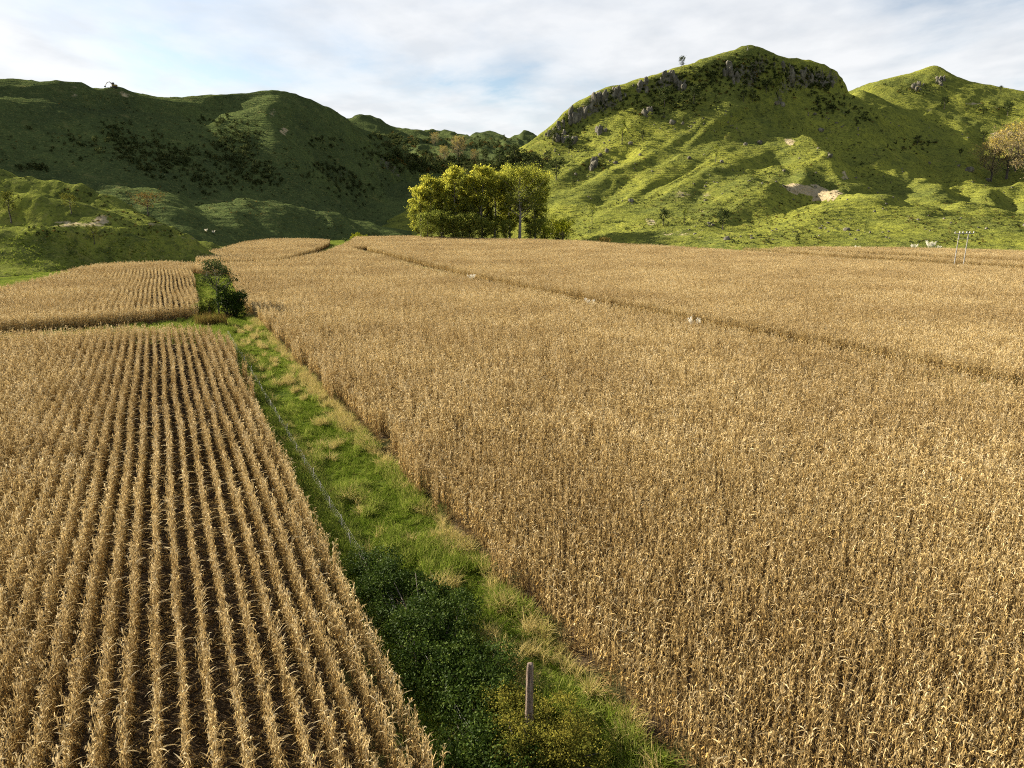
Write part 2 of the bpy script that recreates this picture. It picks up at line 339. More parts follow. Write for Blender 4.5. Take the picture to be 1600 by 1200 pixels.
gx = np.concatenate([[-6000, -3000, -1500, -800, -500], np.arange(-300, 420.1, 1.8), [600, 900, 1600, 3000, 6000]])
gy = np.concatenate([[-4000, -1500, -500, -150, -60], np.arange(-20, 470.1, 1.8), [600, 800, 1200, 2000, 4000, 9000]])
X, Y = np.meshgrid(gx, gy)
Z = ground_z(X, Y)
crop_at = crop_mask(X, Y).astype(float)
Z = Z + 0.06 * fbm(X / 3, Y / 3, 3, 41) * (1 - crop_at)
M['ground'] = ground_mat()
me = make_mesh('ground', np.stack([X, Y, Z], -1).reshape(-1, 3), grid_quads(len(gx), len(gy)), M['ground'], smooth=True, cols={'crop': crop_at.ravel()})
tag(link('ground', me), 'flat valley floor of grass and bare crop soil', None, None, 'structure')

class Hill:
    """height field through surveyed points, with gullies, hummocks and cliffs"""
    def __init__(s, pts, amp, down, seed, c=14.0, gully=(34, 150, 6.0), off=0.0):
        P = np.array([at(u, v, y) if k == 'p' else [at(u, 600, y)[0], y, v] for (k, u, v, y) in pts])
        s.P = P[:, :2] / 100; z = P[:, 2]; s.c = c / 100; s.amp = amp; s.down = np.array(down); s.seed = seed; s.g = gully; s.off = off; s.sl = 1.7; s.slump = 0.55
        n = len(P); A = np.zeros((n + 3, n + 3)); D = np.hypot(*(s.P[:, None] - s.P[None]).transpose(2, 0, 1))
        A[:n, :n] = -np.sqrt(D * D + s.c ** 2) - np.eye(n) * 0.004 * 0; A[:n, n] = 1; A[:n, n + 1:] = s.P; A[n, :n] = 1; A[n + 1:, :n] = s.P.T
        s.w = np.linalg.solve(A + np.eye(n + 3) * 1e-9, np.concatenate([z, np.zeros(3)]))
    def base(s, x, y):
        x = np.asarray(x, float) / 100; y = np.asarray(y, float) / 100; n = len(s.P)
        z = s.w[n] + s.w[n + 1] * x + s.w[n + 2] * y
        for i in range(n): z = z - s.w[i] * np.sqrt((x - s.P[i, 0]) ** 2 + (y - s.P[i, 1]) ** 2 + s.c ** 2)
        return z
    def z(s, x, y):
        x = np.asarray(x, float); y = np.asarray(y, float); b = s.base(x, y)
        dn = s.down; al = x * dn[0] + y * dn[1]; ac = x * -dn[1] + y * dn[0]
        wx = 14 * fbm(x / 60, y / 60, 2, s.seed + 5); k = sstep(0, 22, b) * s.amp
        g1, g2, ga = s.g
        if hasattr(s, 'cx'): k = k * (0.12 + 0.88 * sstep(8, 70, np.interp(x, s.cx, s.cy) - y))
        r = (ridged((ac + wx) / g1, al / g2, 3, s.seed) - 0.35) * ga
        sl = ridged((ac + 6 * fbm(x / 25, y / 25, 2, s.seed + 8)) / 13, al / 55, 2, s.seed + 7)
        h = 0.8 * fbm(x / 18, y / 18, 2, s.seed + 2) + 0.75 * fbm(x / 6, y / 6, 3, s.seed + 3, .65) + s.sl * (sl - .4) * sstep(-.1, .35, fbm(x / 70, y / 70, 2, s.seed + 9))
        h = h - s.slump * sstep(.60, .72, vnoise(x / 13 + .3 * fbm(x / 6, y / 6, 2, s.seed), y / 8, s.seed + 11))
        b = b + k * r + np.clip(sstep(-3, 6, b), 0.0, 1) * h
        for fn in getattr(s, 'extra', []): b = fn(x, y, b)
        return b

def crest(fn, lst): return [('p', u, v, y) for u, v, y in lst]
SKY_R = [(700, 292, 600), (760, 262, 625), (800, 238, 640), (850, 206, 650), (900, 167, 655), (950, 142, 655), (1000, 124, 655), (1060, 107, 660), (1100, 94, 665), (1140, 82, 670), (1170, 77, 672), (1200, 84, 676), (1240, 98, 682), (1270, 102, 690), (1292, 115, 700), (1306, 129, 720), (1340, 140, 780)]
right_pts = crest(None, SKY_R) + [('p', u, v, y) for u, v, y in [
 (1370, 131, 860), (1400, 120, 890), (1436, 112, 900), (1450, 105, 904), (1462, 102, 906), (1474, 110, 906), (1488, 121, 905), (1520, 131, 910), (1560, 141, 915), (1600, 152, 920), (1700, 170, 920),
 # foot of the cliff under the summit, then the main spur
 (850, 250, 600), (920, 222, 600), (1000, 190, 606), (1080, 172, 612), (1150, 160, 618), (1215, 152, 622), (1280, 165, 630),
 (1200, 176, 630), (1222, 194, 612), (1246, 212, 592), (1268, 213, 575), (1296, 246, 538), (1306, 268, 512), (1315, 292, 480),
 # lower spur running left
 (1262, 290, 468), (1225, 292, 460), (1195, 296, 446), (1150, 324, 412), (1115, 346, 388), (1060, 366, 360),
 # lit flank left of the spur
 (1130, 200, 590), (1040, 222, 575), (950, 248, 560), (880, 272, 545), (1150, 250, 512), (1060, 268, 505), (960, 292, 490), (880, 310, 478), (820, 320, 480),
 (1180, 272, 462), (1100, 305, 440), (1000, 325, 432), (900, 345, 425), (1090, 335, 398), (1000, 352, 390), (1210, 240, 520), (1240, 262, 488), (1215, 318, 402), (1190, 345, 362), (1270, 330, 385),
 # gully in the shade right of the spur
 (1262, 190, 612), (1300, 205, 598), (1325, 240, 535), (1350, 268, 495), (1345, 305, 430), (1385, 308, 430), (1425, 340, 380), (1350, 345, 372), (1470, 362, 340), (1340, 210, 625), (1395, 262, 535),
 # right-hand flank
 (1360, 165, 735), (1420, 172, 775), (1500, 176, 800), (1580, 182, 800), (1420, 215, 690), (1500, 220, 715), (1580, 222, 705), (1450, 268, 590), (1520, 262, 615), (1600, 262, 610), (1470, 305, 492), (1540, 308, 505), (1620, 310, 500), (1530, 345, 402), (1620, 348, 405), (1720, 260, 600), (1720, 340, 405)]]
right_pts += [('z', u, -1.0, y) for u, y in [(690, 430), (800, 415), (880, 398), (960, 362), (1040, 338), (1120, 316), (1200, 304), (1290, 300), (1400, 293), (1500, 284), (1600, 276), (1750, 262)]]
right_pts += [('z', u, -9.0, y) for u, y in [(690, 380), (800, 370), (1000, 320), (1200, 266), (1400, 255), (1600, 235), (1750, 220)]]
right_pts += [('z', u, z, y) for u, z, y in [(800, 30, 720), (950, 70, 760), (1100, 100, 780), (1250, 100, 800), (1450, 110, 1010), (1600, 90, 1020), (700, 0, 720)]]
RIGHT = Hill(right_pts, 1.0, (-0.72, -0.69), 101, 4.0, (30, 120, 4.5))
SKY_L = [(-220, 120, 400), (-100, 124, 430), (0, 128, 465), (60, 128, 485), (112, 129, 500), (135, 134, 505), (155, 140, 510), (176, 135, 515), (200, 139, 520), (250, 148, 532), (330, 150, 548), (395, 144, 560), (430, 140, 566), (462, 149, 578), (500, 165, 598), (540, 185, 625), (600, 218, 672), (640, 243, 704), (680, 266, 735), (730, 300, 760)]
LEFT = Hill([('p', u, v, y) for u, v, y in [(-220, 120, 400), (-100, 124, 430), (0, 128, 465), (60, 128, 485), (112, 129, 500), (135, 134, 505), (155, 140, 510), (176, 135, 515), (200, 139, 520), (250, 148, 532), (330, 150, 548), (395, 144, 560), (430, 140, 566), (462, 149, 578), (500, 165, 598), (540, 185, 625), (600, 218, 672), (640, 243, 704), (680, 266, 735), (730, 300, 760),
 (-60, 205, 375), (60, 200, 415), (160, 205, 440), (260, 215, 462), (350, 215, 480), (430, 200, 505), (500, 225, 540), (570, 255, 590), (630, 290, 630),
 (60, 275, 360), (180, 285, 385), (300, 290, 410), (400, 290, 430), (480, 290, 462), (550, 310, 510), (610, 325, 550),
 (120, 335, 315), (250, 340, 335), (360, 345, 360), (450, 345, 390), (540, 350, 425), (610, 355, 460)]]
 + [('z', u, -1.0, y) for u, y in [(60, 268), (180, 278), (320, 300), (430, 350), (520, 392), (620, 428), (700, 470), (760, 560)]]
 + [('z', u, -9.0, y) for u, y in [(0, 220), (180, 240), (350, 270), (500, 345), (640, 385), (760, 450)]]
 + [('z', u, z, y) for u, z, y in [(-100, 90, 520), (100, 90, 620), (300, 85, 660), (450, 80, 690), (600, 50, 800), (700, 20, 850)]], 0.85, (0.56, -0.83), 202, 12.0, (46, 190, 9.0))
MOUND = Hill([('p', u, v, y) for u, v, y in [
 # long upper spur
 (-160, 236, 282), (-60, 250, 278), (0, 262, 275), (45, 271, 272), (90, 283, 270), (131, 290, 267), (160, 304, 264), (187, 320, 261), (232, 344, 256), (262, 357, 252),
 # nearer spur
 (-160, 270, 240), (-60, 282, 238), (0, 289, 236), (55, 297, 235), (90, 312, 232), (120, 325, 230), (150, 340, 227), (172, 354, 225),
 (-50, 343, 224), (30, 349, 223), (90, 353, 223),
 # terrace lip and banks
 (-60, 352, 213), (0, 354, 212), (60, 358, 211), (100, 360, 211), (185, 357, 226), (205, 361, 223), (228, 373, 220), (272, 359, 242), (292, 369, 240)]]
 + [('z', u, z, y) for u, z, y in [(-60, 21, 262), (0, 18, 259), (60, 14, 256), (110, 10, 253), (150, 6, 250), (-100, 3.4, 194), (0, 2.6, 194), (60, 2.4, 195), (110, 2.2, 198), (160, 2.2, 209), (205, 1.6, 211), (250, 1.5, 225), (310, 1.2, 242), (-60, 1.6, 172), (0, 1.0, 176), (60, .8, 184)]]
 + [('z', u, -1.0, y) for u, y in [(-60, 138), (0, 158), (60, 178), (130, 197), (215, 210), (300, 226), (380, 262), (420, 310), (340, 300)]]
 + [('z', u, z, y) for u, z, y in [(-100, 12, 325), (50, 5, 315), (150, 0, 305), (230, -3, 290), (-60, -6, 105), (100, -6, 170), (300, -6, 200)]], 0.0, (0.6, -0.8), 303, 1.5, (20, 60, 1.0))
def _mound_relief(x, y, b):
    k = sstep(0.0, 3.0, b)
    return b + k * (1.3 * fbm(x / 14, y / 11, 3, 77) + 0.3 * fbm(x / 4.0, y / 4.0, 2, 78)) + 0.8 * sstep(-1.2, 0.6, b) * fbm(x / 9, y / 6, 3, 79)
MOUND.extra = [_mound_relief]
FAR = Hill([('p', u, v, y) for u, v, y in [(500, 200, 1000), (537, 184, 1000), (553, 184, 1005), (566, 180, 1010), (578, 187, 1010), (592, 188, 1015), (606, 195, 1020), (622, 201, 1040), (644, 198, 1060), (660, 201, 1070), (674, 209, 1080), (688, 206, 1180), (703, 209, 1190), (720, 213, 1200), (737, 213, 1210), (750, 210, 1220), (766, 211, 1230), (779, 219, 1240), (830, 240, 1260), (900, 250, 1260),
 (580, 215, 860), (620, 232, 840), (660, 245, 800), (700, 250, 790), (740, 256, 770), (780, 262, 760), (720, 238, 980), (770, 240, 980), (820, 262, 760), (650, 228, 960), (690, 232, 900),
 (680, 275, 690), (740, 282, 680), (800, 290, 640), (700, 320, 570), (780, 325, 560)]]
 + [('z', u, z, y) for u, z, y in [(640, -2, 480), (760, -2, 470), (860, -2, 460), (700, -9, 430), (860, -9, 420), (500, 60, 1300), (700, 60, 1450), (850, 60, 1450)]], 1.0, (0.1, -1), 404, 12.0, (40, 120, 9.0))
BACK = Hill([('p', u, v, y) for u, v, y in [(740, 235, 1550), (778, 224, 1600), (794, 214, 1600), (812, 208, 1600), (828, 205, 1600), (838, 211, 1600), (870, 226, 1600), (920, 240, 1600)]]
 + [('z', u, z, y) for u, z, y in [(740, 40, 1350), (800, 50, 1320), (900, 40, 1320), (800, 80, 1800), (900, 70, 1800)]], 0.8, (0, -1), 505, 20.0, (40, 120, 9.0))

# rock scarp under the right summit: a stepped cliff along the crest
CX = np.array([at(u, v, y) for u, v, y in SKY_R])
RIGHT.cx, RIGHT.cy = CX[:, 0], CX[:, 1]
CL = np.array([at(u, v, y) for u, v, y in SKY_L]); LEFT.cx, LEFT.cy = CL[:, 0], CL[:, 1]
def _scarp(x, y, b):
    cy = np.interp(x, CX[:, 0], CX[:, 1]); d = cy - y                       # metres in front of the crest
    wob = 9 * fbm(x / 22, y / 60, 3, 611)
    k = sstep(-5, 60, x) * (1 - sstep(300, 330, x)) * (0.35 + 0.65 * vnoise(x / 26, x * 0, 612))
    t = sstep(14 + wob, 22 + wob, d) * (1 - sstep(30, 75, d))
    return b + k * (sstep(-10, 12, d) * (1 - sstep(14 + wob, 20 + wob, d)) * 7 - t * 7) + k * sstep(5, 15, d) * (1 - sstep(40, 60, d)) * 2.2 * (ridged(x / 7, y / 30, 2, 613) - 0.4)
def carve(x, y, poly, w_l, t_l, w_r, t_r):
    """hollow the ground on both sides of a spur crest (left and right as seen from the crest's upper end looking down)"""
    P = np.array([at(u, v, q)[:2] for u, v, q in poly]); best = np.full(np.shape(x), 1e9); side = np.zeros(np.shape(x)); par = np.zeros(np.shape(x)); n = len(P) - 1
    for i in range(n):
        a, b = P[i], P[i + 1]; d = b - a; L = d @ d; t = ((x - a[0]) * d[0] + (y - a[1]) * d[1]) / L; tc_ = np.clip(t, 0, 1)
        dx, dy = x - (a[0] + tc_ * d[0]), y - (a[1] + tc_ * d[1]); q = np.hypot(dx, dy); m = q < best
        best = np.where(m, q, best); side = np.where(m, d[0] * dy - d[1] * dx, side); par = np.where(m, (i + tc_) / n, par)
    w = np.where(side > 0, w_l, w_r); T = np.where(side > 0, t_l, t_r)
    return -T * np.clip(best / w, 0, 1) * (1 - sstep(1.0, 2.6, best / w)) * sstep(0, .12, par) * (1 - sstep(.85, 1, par))
MAIN_SPUR = [(1190, 168, 634), (1200, 176, 630), (1222, 194, 612), (1246, 212, 592), (1268, 213, 575), (1296, 246, 538), (1306, 268, 512), (1315, 292, 480), (1322, 320, 430)]
LOW_SPUR = [(1280, 289, 470), (1262, 290, 468), (1225, 292, 460), (1195, 296, 446), (1150, 324, 412), (1115, 346, 388), (1060, 366, 360)]
DIAG = [[(1170, 188, 612), (1110, 222, 572), (1050, 256, 530), (1000, 288, 492), (950, 318, 450)], [(1190, 212, 590), (1130, 246, 530), (1070, 284, 480), (1010, 318, 436)], [(1100, 196, 606), (1040, 226, 574), (980, 258, 545), (920, 294, 500), (890, 320, 462)], [(960, 225, 596), (900, 258, 566), (850, 292, 520)],
        [(1390, 190, 740), (1420, 225, 675), (1440, 265, 592), (1470, 300, 500)], [(1500, 185, 790), (1500, 222, 710), (1512, 262, 612), (1530, 305, 508), (1545, 340, 410)], [(1600, 185, 800), (1600, 240, 670), (1605, 290, 545)]]
def _spurs(x, y, b):
    b = b + carve(x, y, MAIN_SPUR, 30, 17.0, 32, 6.5) + carve(x, y, LOW_SPUR, 20, 7.0, 20, 2.0)
    for i, q in enumerate(DIAG): b = b + carve(x, y, q, 14 + 3 * (i % 2), 4.2, 16, 2.2)
    return b
RIGHT.extra = [_spurs, _scarp]
SKY_LS = [[(60, 128, 485), (100, 170, 455), (150, 215, 430), (215, 262, 402), (270, 300, 376)], [(200, 139, 520), (240, 175, 500), (285, 215, 478), (330, 262, 440), (380, 310, 400)], [(430, 140, 566), (415, 175, 545), (440, 215, 510), (480, 262, 480), (520, 310, 440)], [(540, 185, 625), (560, 225, 600), (590, 270, 570), (620, 315, 535)]]
def _lspurs(x, y, b):
    for q in SKY_LS: b = b + carve(x, y, q, 42, 9.0, 42, 6.0)
    return b
LEFT.extra = [_lspurs]

TERR = [('g', ground_z), ('R', RIGHT.z), ('L', LEFT.z), ('M', MOUND.z), ('F', FAR.z)]
SX, SY = np.arange(-660, 900, 2.5), np.arange(80, 1500, 2.5)
_X, _Y = np.meshgrid(SX, SY); SZ = np.max([f(_X, _Y) for _, f in TERR], axis=0)
def surf(x, y):
    fx = np.clip((np.asarray(x, float) - SX[0]) / 2.5, 0, len(SX) - 1.01); fy = np.clip((np.asarray(y, float) - SY[0]) / 2.5, 0, len(SY) - 1.01)
    i = fx.astype(int); j = fy.astype(int); fx = fx - i; fy = fy - j
    return (SZ[j, i] * (1 - fx) + SZ[j, i + 1] * fx) * (1 - fy) + (SZ[j + 1, i] * (1 - fx) + SZ[j + 1, i + 1] * fx) * fy
def hit(u, v, smin=60, smax=1500, k=900, fns=None):
    """where the sight line through (u, v) meets the ground (vectorised)"""
    u = np.atleast_1d(np.asarray(u, float)); v = np.atleast_1d(np.asarray(v, float)); dx, dy, dz = pix_ray(u, v)
    ys = np.geomspace(smin, smax, k); s = ys[None, :] / dy[:, None]
    x = dx[:, None] * s; z = H + dz[:, None] * s; yy = np.broadcast_to(ys, x.shape)
    below = z <= surf(x, yy); i = np.argmax(below, 1); ok = below.any(1)
    j = np.arange(len(u)); P = np.stack([x[j, i], yy[j, i], z[j, i]], -1)
    P[:, 2] = surf(P[:, 0], P[:, 1]); return P, ok

SOIL = [  # (u, v, half width, half height, strength) bare slips and cut banks
 (1240, 291, 20, 6, 1.5), (1262, 297, 24, 7, 1.5), (1290, 305, 22, 8, 1.5), (1232, 222, 10, 7, .85), (1320, 273, 7, 8, .8), (1062, 305, 14, 6, .7), (1100, 304, 14, 5, .6), (1015, 347, 9, 6, .7),
 (1060, 366, 30, 4, .6), (1110, 371, 26, 3, .6), (1570, 208, 16, 5, 1), (1560, 214, 14, 7, .9), (1450, 172, 9, 4, .6), (1380, 203, 16, 4, .55), (1362, 210, 12, 4, .5), (1425, 340, 18, 7, .5), (1380, 310, 12, 5, .5), (1520, 320, 16, 4, .5), (1560, 350, 30, 4, .5),
 (1095, 330, 30, 3, .55), (1130, 312, 25, 3, .5), (1150, 272, 24, 5, .45), (1520, 162, 14, 2.5, .8), (1565, 168, 20, 2, .6), (1600, 170, 20, 2, .6),
 (115, 145, 8, 12, .6), (195, 148, 10, 9, .65), (425, 175, 8, 14, .6), (443, 206, 8, 8, .9), (120, 350, 46, 5, .75), (158, 345, 12, 9, .8), (240, 351, 18, 4, .7), (300, 372, 20, 4, .6), (218, 373, 16, 5, .5), (60, 374, 18, 6, .5), (245, 283, 8, 8, .5), (175, 265, 8, 4, .5)]
SOILP, _ = hit([s[0] for s in SOIL], [s[1] for s in SOIL])
ROCKR = [(180, 245, 60, 25, .35), (270, 260, 30, 40, .4), (380, 230, 50, 50, .4), (510, 275, 35, 20, .4), (590, 260, 40, 25, .45), (590, 240, 30, 14, .4), (230, 262, 18, 16, .6),
         (1050, 130, 45, 26, .5), (950, 170, 60, 22, .5), (870, 215, 40, 20, .55), (1160, 120, 60, 30, .35), (1270, 125, 40, 22, .4), (1471, 128, 16, 12, .8), (1430, 140, 24, 8, .6), (1222, 164, 10, 5, .8), (920, 265, 14, 10, .8), (1540, 165, 30, 8, .4), (1420, 335, 30, 8, .4)]
ROCKP, _ = hit([s[0] for s in ROCKR], [s[1] for s in ROCKR])
def build_hill(name, hill, x0, x1, y0, y1, step, mat, label):
    gx = np.arange(x0, x1 + .1, step); gy = np.arange(y0, y1 + .1, step * 1.1)
    X, Y = np.meshgrid(gx, gy); Z = hill.z(X, Y)
    u, v = to_pix(np.stack([X, Y, Z], -1))
    masks = []; wob = .75 * fbm(X / 7, Y / 7 + Z / 5, 3, 931)
    for L, PP in ((SOIL, SOILP), (ROCKR, ROCKP)):
        m = np.zeros(X.shape)
        for (cu, cv, ru, rv, st), p in zip(L, PP):
            e = np.sqrt(((u - cu) / ru) ** 2 + ((v - cv) / rv) ** 2) + wob
            near = np.hypot(X - p[0], Y - p[1]) < 70
            m = np.maximum(m, np.where(near, (st if st > 1 else st * .66) * (1 - sstep(0.55, 1.25, e)), 0))
        masks.append(m)
    Q = grid_quads(len(gx), len(gy)); zf = Z.ravel(); gz = ground_z(X, Y).ravel()
    keep = (zf[Q] > gz[Q] - 1.2).any(1); Q = Q[keep]
    used = np.zeros(len(zf), bool); used[Q.ravel()] = True; idx = np.cumsum(used) - 1
    V = np.stack([X, Y, Z], -1).reshape(-1, 3)[used]
    me = make_mesh(name, V, idx[Q], mat, smooth=True, cols={'soil': masks[0].ravel()[used], 'rock': masks[1].ravel()[used]})
    return tag(link(name, me), label, None, None, 'structure')
M['hill_r'] = terrain_mat('hill_pasture', dryness=0.45)
M['hill_l'] = terrain_mat('shaded_hill_pasture', lush=(0.105, 0.14, 0.042), deep=(0.048, 0.068, 0.028), dryness=0.4)  # darker, cooler copy of the pasture: the hill's shade is put into the colour
M['hill_m'] = terrain_mat('rough_pasture', lush=(0.23, 0.26, 0.042), deep=(0.070, 0.090, 0.026), dryness=0.5, terr=0.5, bump=0.4)
build_hill('right_hill', RIGHT, -90, 860, 225, 1010, 2.0, M['hill_r'], 'sunlit green hill with rocky summit, spurs and slips on the right')
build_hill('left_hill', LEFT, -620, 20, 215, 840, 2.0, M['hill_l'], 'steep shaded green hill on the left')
build_hill('terraced_spurs', MOUND, -280, -60, 110, 330, 1.0, M['hill_m'], 'low grassy spurs and banks at the foot of the left hill')
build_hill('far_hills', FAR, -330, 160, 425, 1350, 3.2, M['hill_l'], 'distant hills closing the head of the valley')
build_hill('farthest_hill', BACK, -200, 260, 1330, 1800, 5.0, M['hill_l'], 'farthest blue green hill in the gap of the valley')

# ------------------------------------------------------------------ scattered growth by geometry nodes
def scatter(name, P, rz, sc, idx, sources, label, tilt=None, cat=None):
    """one object: copies of the source meshes stood on the points P"""
    P = np.asarray(P, np.float32); me = bpy.data.meshes.new(name); me.vertices.add(len(P)); me.vertices.foreach_set('co', P.ravel())
    r = np.zeros((len(P), 3), np.float32); r[:, 2] = rz
    if tilt is not None: r[:, :2] = tilt
    a = me.attributes.new('rot', 'FLOAT_VECTOR', 'POINT'); a.data.foreach_set('vector', r.ravel())
    s3 = np.asarray(sc, np.float32); s3 = np.repeat(s3[:, None], 3, 1) if s3.ndim == 1 else s3
    a = me.attributes.new('siz', 'FLOAT_VECTOR', 'POINT'); a.data.foreach_set('vector', np.ascontiguousarray(s3).ravel())
    a = me.attributes.new('pick', 'INT', 'POINT'); a.data.foreach_set('value', np.asarray(idx, np.int32))
    c = bpy.data.collections.new(name + '_kinds')
    for i, m in enumerate(sources): c.objects.link(bpy.data.objects.new('%s_kind_%02d' % (name, i), m))
    g = bpy.data.node_groups.new(name + '_scatter', 'GeometryNodeTree')
    g.interface.new_socket('Geometry', in_out='INPUT', socket_type='NodeSocketGeometry'); g.interface.new_socket('Geometry', in_out='OUTPUT', socket_type='NodeSocketGeometry')
    gi = g.nodes.new('NodeGroupInput'); go = g.nodes.new('NodeGroupOutput')
    ip = g.nodes.new('GeometryNodeInstanceOnPoints'); ci = g.nodes.new('GeometryNodeCollectionInfo')
    ci.inputs['Collection'].default_value = c; ci.inputs['Separate Children'].default_value = True; ci.inputs['Reset Children'].default_value = True
    def na_(t, n):
        x = g.nodes.new('GeometryNodeInputNamedAttribute'); x.data_type = t; x.inputs[0].default_value = n; return x.outputs[0]
    g.links.new(gi.outputs[0], ip.inputs['Points']); g.links.new(ci.outputs[0], ip.inputs['Instance']); ip.inputs['Pick Instance'].default_value = True
    g.links.new(na_('INT', 'pick'), ip.inputs['Instance Index']); g.links.new(na_('FLOAT_VECTOR', 'rot'), ip.inputs['Rotation']); g.links.new(na_('FLOAT_VECTOR', 'siz'), ip.inputs['Scale'])
    g.links.new(ip.outputs[0], go.inputs[0])
    o = link(name, me); md = o.modifiers.new('scatter', 'NODES'); md.node_group = g
    return tag(o, label, None, None, 'stuff')

# ------------------------------------------------------------------ maize
def blade(g, rg, p0, az, L, w, rise, droop, tint, seg=4, twist=0.0, kink=None):
    """a bent strip leaving p0 in direction az, rising and then hanging down (kinked where it broke)"""
    d = np.array([math.cos(az), math.sin(az), 0]); side = np.array([-math.sin(az), math.cos(az), 0])
    ang = rise; p = np.array(p0, float); V = []; st = L / seg; tt = []
    for i in range(seg + 1):
        f = i / seg; ww = w * (0.55 + 1.2 * f * (1 - f) * 1.6) * (1 - f ** 3 * 0.85)
        tw = twist * f; up = np.array([-math.sin(ang) * d[0], -math.sin(ang) * d[1], math.cos(ang)])
        s = side * math.cos(tw) + up * math.sin(tw)
        V += [p - s * ww / 2, p + s * ww / 2]; tt += [tint, tint]
        p = p + st * (d * math.cos(ang) + np.array([0, 0, math.sin(ang)]))
        if kink is None: ang -= droop / seg * (0.6 + 0.8 * f)
        elif i == kink:
            ang -= droop; a2 = az + rg.normal(0, .7); d = np.array([math.cos(a2), math.sin(a2), 0]); side = np.array([-math.sin(a2), math.cos(a2), 0])
        else: ang += rg.normal(0, .25)
    g.add(V, [[2 * i, 2 * i + 1, 2 * i + 3, 2 * i + 2] for i in range(seg)], np.clip(tt, 0, 1))
def maize_parts(seed, nleaf=25, seg=4):
    rg = np.random.default_rng(seed); h = rg.uniform(2.0, 2.45)
    lean = rg.normal(0, 0.05, 2); st, lf, er, ts = G(), G(), [], G()
    ax = lambda z: np.array([lean[0] * z * z / h, lean[1] * z * z / h, z])
    st.tube([ax(0), ax(h * .45), ax(h * .94)], [0.016, 0.013, 0.007], 4, rg.uniform(.2, .8))
    pl = rg.uniform(0, math.pi)
    for i in range(nleaf):
        f = (i + rg.uniform(0, .8)) / nleaf; z = h * (0.16 + 0.80 * f)
        az = pl + math.pi * (i % 2) + rg.normal(0, .7)
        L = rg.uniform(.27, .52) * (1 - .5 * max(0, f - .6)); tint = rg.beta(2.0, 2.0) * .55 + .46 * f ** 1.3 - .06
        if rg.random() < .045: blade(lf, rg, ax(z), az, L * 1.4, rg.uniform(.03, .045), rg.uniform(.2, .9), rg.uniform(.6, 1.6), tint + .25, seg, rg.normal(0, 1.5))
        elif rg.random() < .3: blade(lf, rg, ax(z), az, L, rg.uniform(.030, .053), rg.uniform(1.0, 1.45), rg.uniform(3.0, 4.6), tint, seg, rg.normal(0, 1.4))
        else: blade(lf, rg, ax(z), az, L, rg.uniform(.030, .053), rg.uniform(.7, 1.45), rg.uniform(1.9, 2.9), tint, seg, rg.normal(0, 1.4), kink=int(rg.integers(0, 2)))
    for k in range(rg.integers(1, 3)):
        e_ = G(); er.append(e_)
        z = h * rg.uniform(.42, .60); az = rg.uniform(0, 6.28); d = np.array([math.cos(az), math.sin(az), 0])
        b = ax(z) + d * .02; e = b + d * rg.uniform(.08, .16) + np.array([0, 0, -rg.uniform(.14, .22) * (1 if rg.random() < .75 else -1)])
        e_.tube([b, b * .75 + e * .25, b * .3 + e * .7, e], [.012, .033, .028, .006], 5, rg.uniform(.1, .9), cap=False)
        for q in range(2): blade(e_, rg, b * .6 + e * .4, az + rg.normal(0, 1), .16, .04, rg.uniform(-1, .6), 1.5, rg.uniform(.5, 1), 2)
    for k in range(6):
        az = rg.uniform(0, 6.28); blade(ts, rg, ax(h * .93), az, rg.uniform(.16, .30), .012, rg.uniform(.7, 1.5), rg.uniform(0, 1.2), rg.uniform(.15, .75), 2)
    return st, lf, er, ts
PLANTS = []; PLANT_JOINED = []
for i in range(14):
    st, lf, er, ts = maize_parts(900 + i)
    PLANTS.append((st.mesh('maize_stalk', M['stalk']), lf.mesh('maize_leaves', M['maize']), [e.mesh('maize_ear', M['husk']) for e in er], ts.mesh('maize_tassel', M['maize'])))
    def joined(parts, name):
        vs, qs, tt, mi, n = [], [], [], [], 0
        for p, m in parts:
            v, q, t = p.arr(); vs.append(v); qs.append(q + n); tt.append(t); mi.append(np.full(len(q), m)); n += len(v)
        return np.concatenate(vs), np.concatenate(qs), np.concatenate(tt), np.concatenate(mi)
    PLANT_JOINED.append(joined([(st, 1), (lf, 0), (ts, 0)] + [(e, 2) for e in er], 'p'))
def joined_mesh(name, arrs):
    vs, qs, tt, mi, n = [], [], [], [], 0
    for v, q, t, m in arrs: vs.append(v); qs.append(q + n); tt.append(t); mi.append(m); n += len(v)
    me = make_mesh(name, np.concatenate(vs), np.concatenate(qs), None, np.concatenate(tt))
    for m in ('maize', 'stalk', 'husk'): me.materials.append(M[m])
    me.polygons.foreach_set('material_index', np.concatenate(mi).astype(np.int32)); me.update(); return me
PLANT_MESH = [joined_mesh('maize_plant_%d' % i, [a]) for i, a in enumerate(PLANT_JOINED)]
SP_, ROW = 0.165, 0.76
SEGM = []
for i in range(12):                        # a metre of row: six plants (x runs along the row)
    rg = np.random.default_rng(300 + i); A = []
    for k in range(6):
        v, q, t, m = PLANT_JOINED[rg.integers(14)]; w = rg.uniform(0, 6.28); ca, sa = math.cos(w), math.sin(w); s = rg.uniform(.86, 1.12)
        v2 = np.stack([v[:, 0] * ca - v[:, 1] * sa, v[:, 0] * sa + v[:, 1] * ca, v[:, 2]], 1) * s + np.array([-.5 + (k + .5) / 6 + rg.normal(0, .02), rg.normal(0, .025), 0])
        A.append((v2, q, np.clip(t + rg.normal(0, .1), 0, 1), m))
    SEGM.append(joined_mesh('maize_row_%d' % i, A))

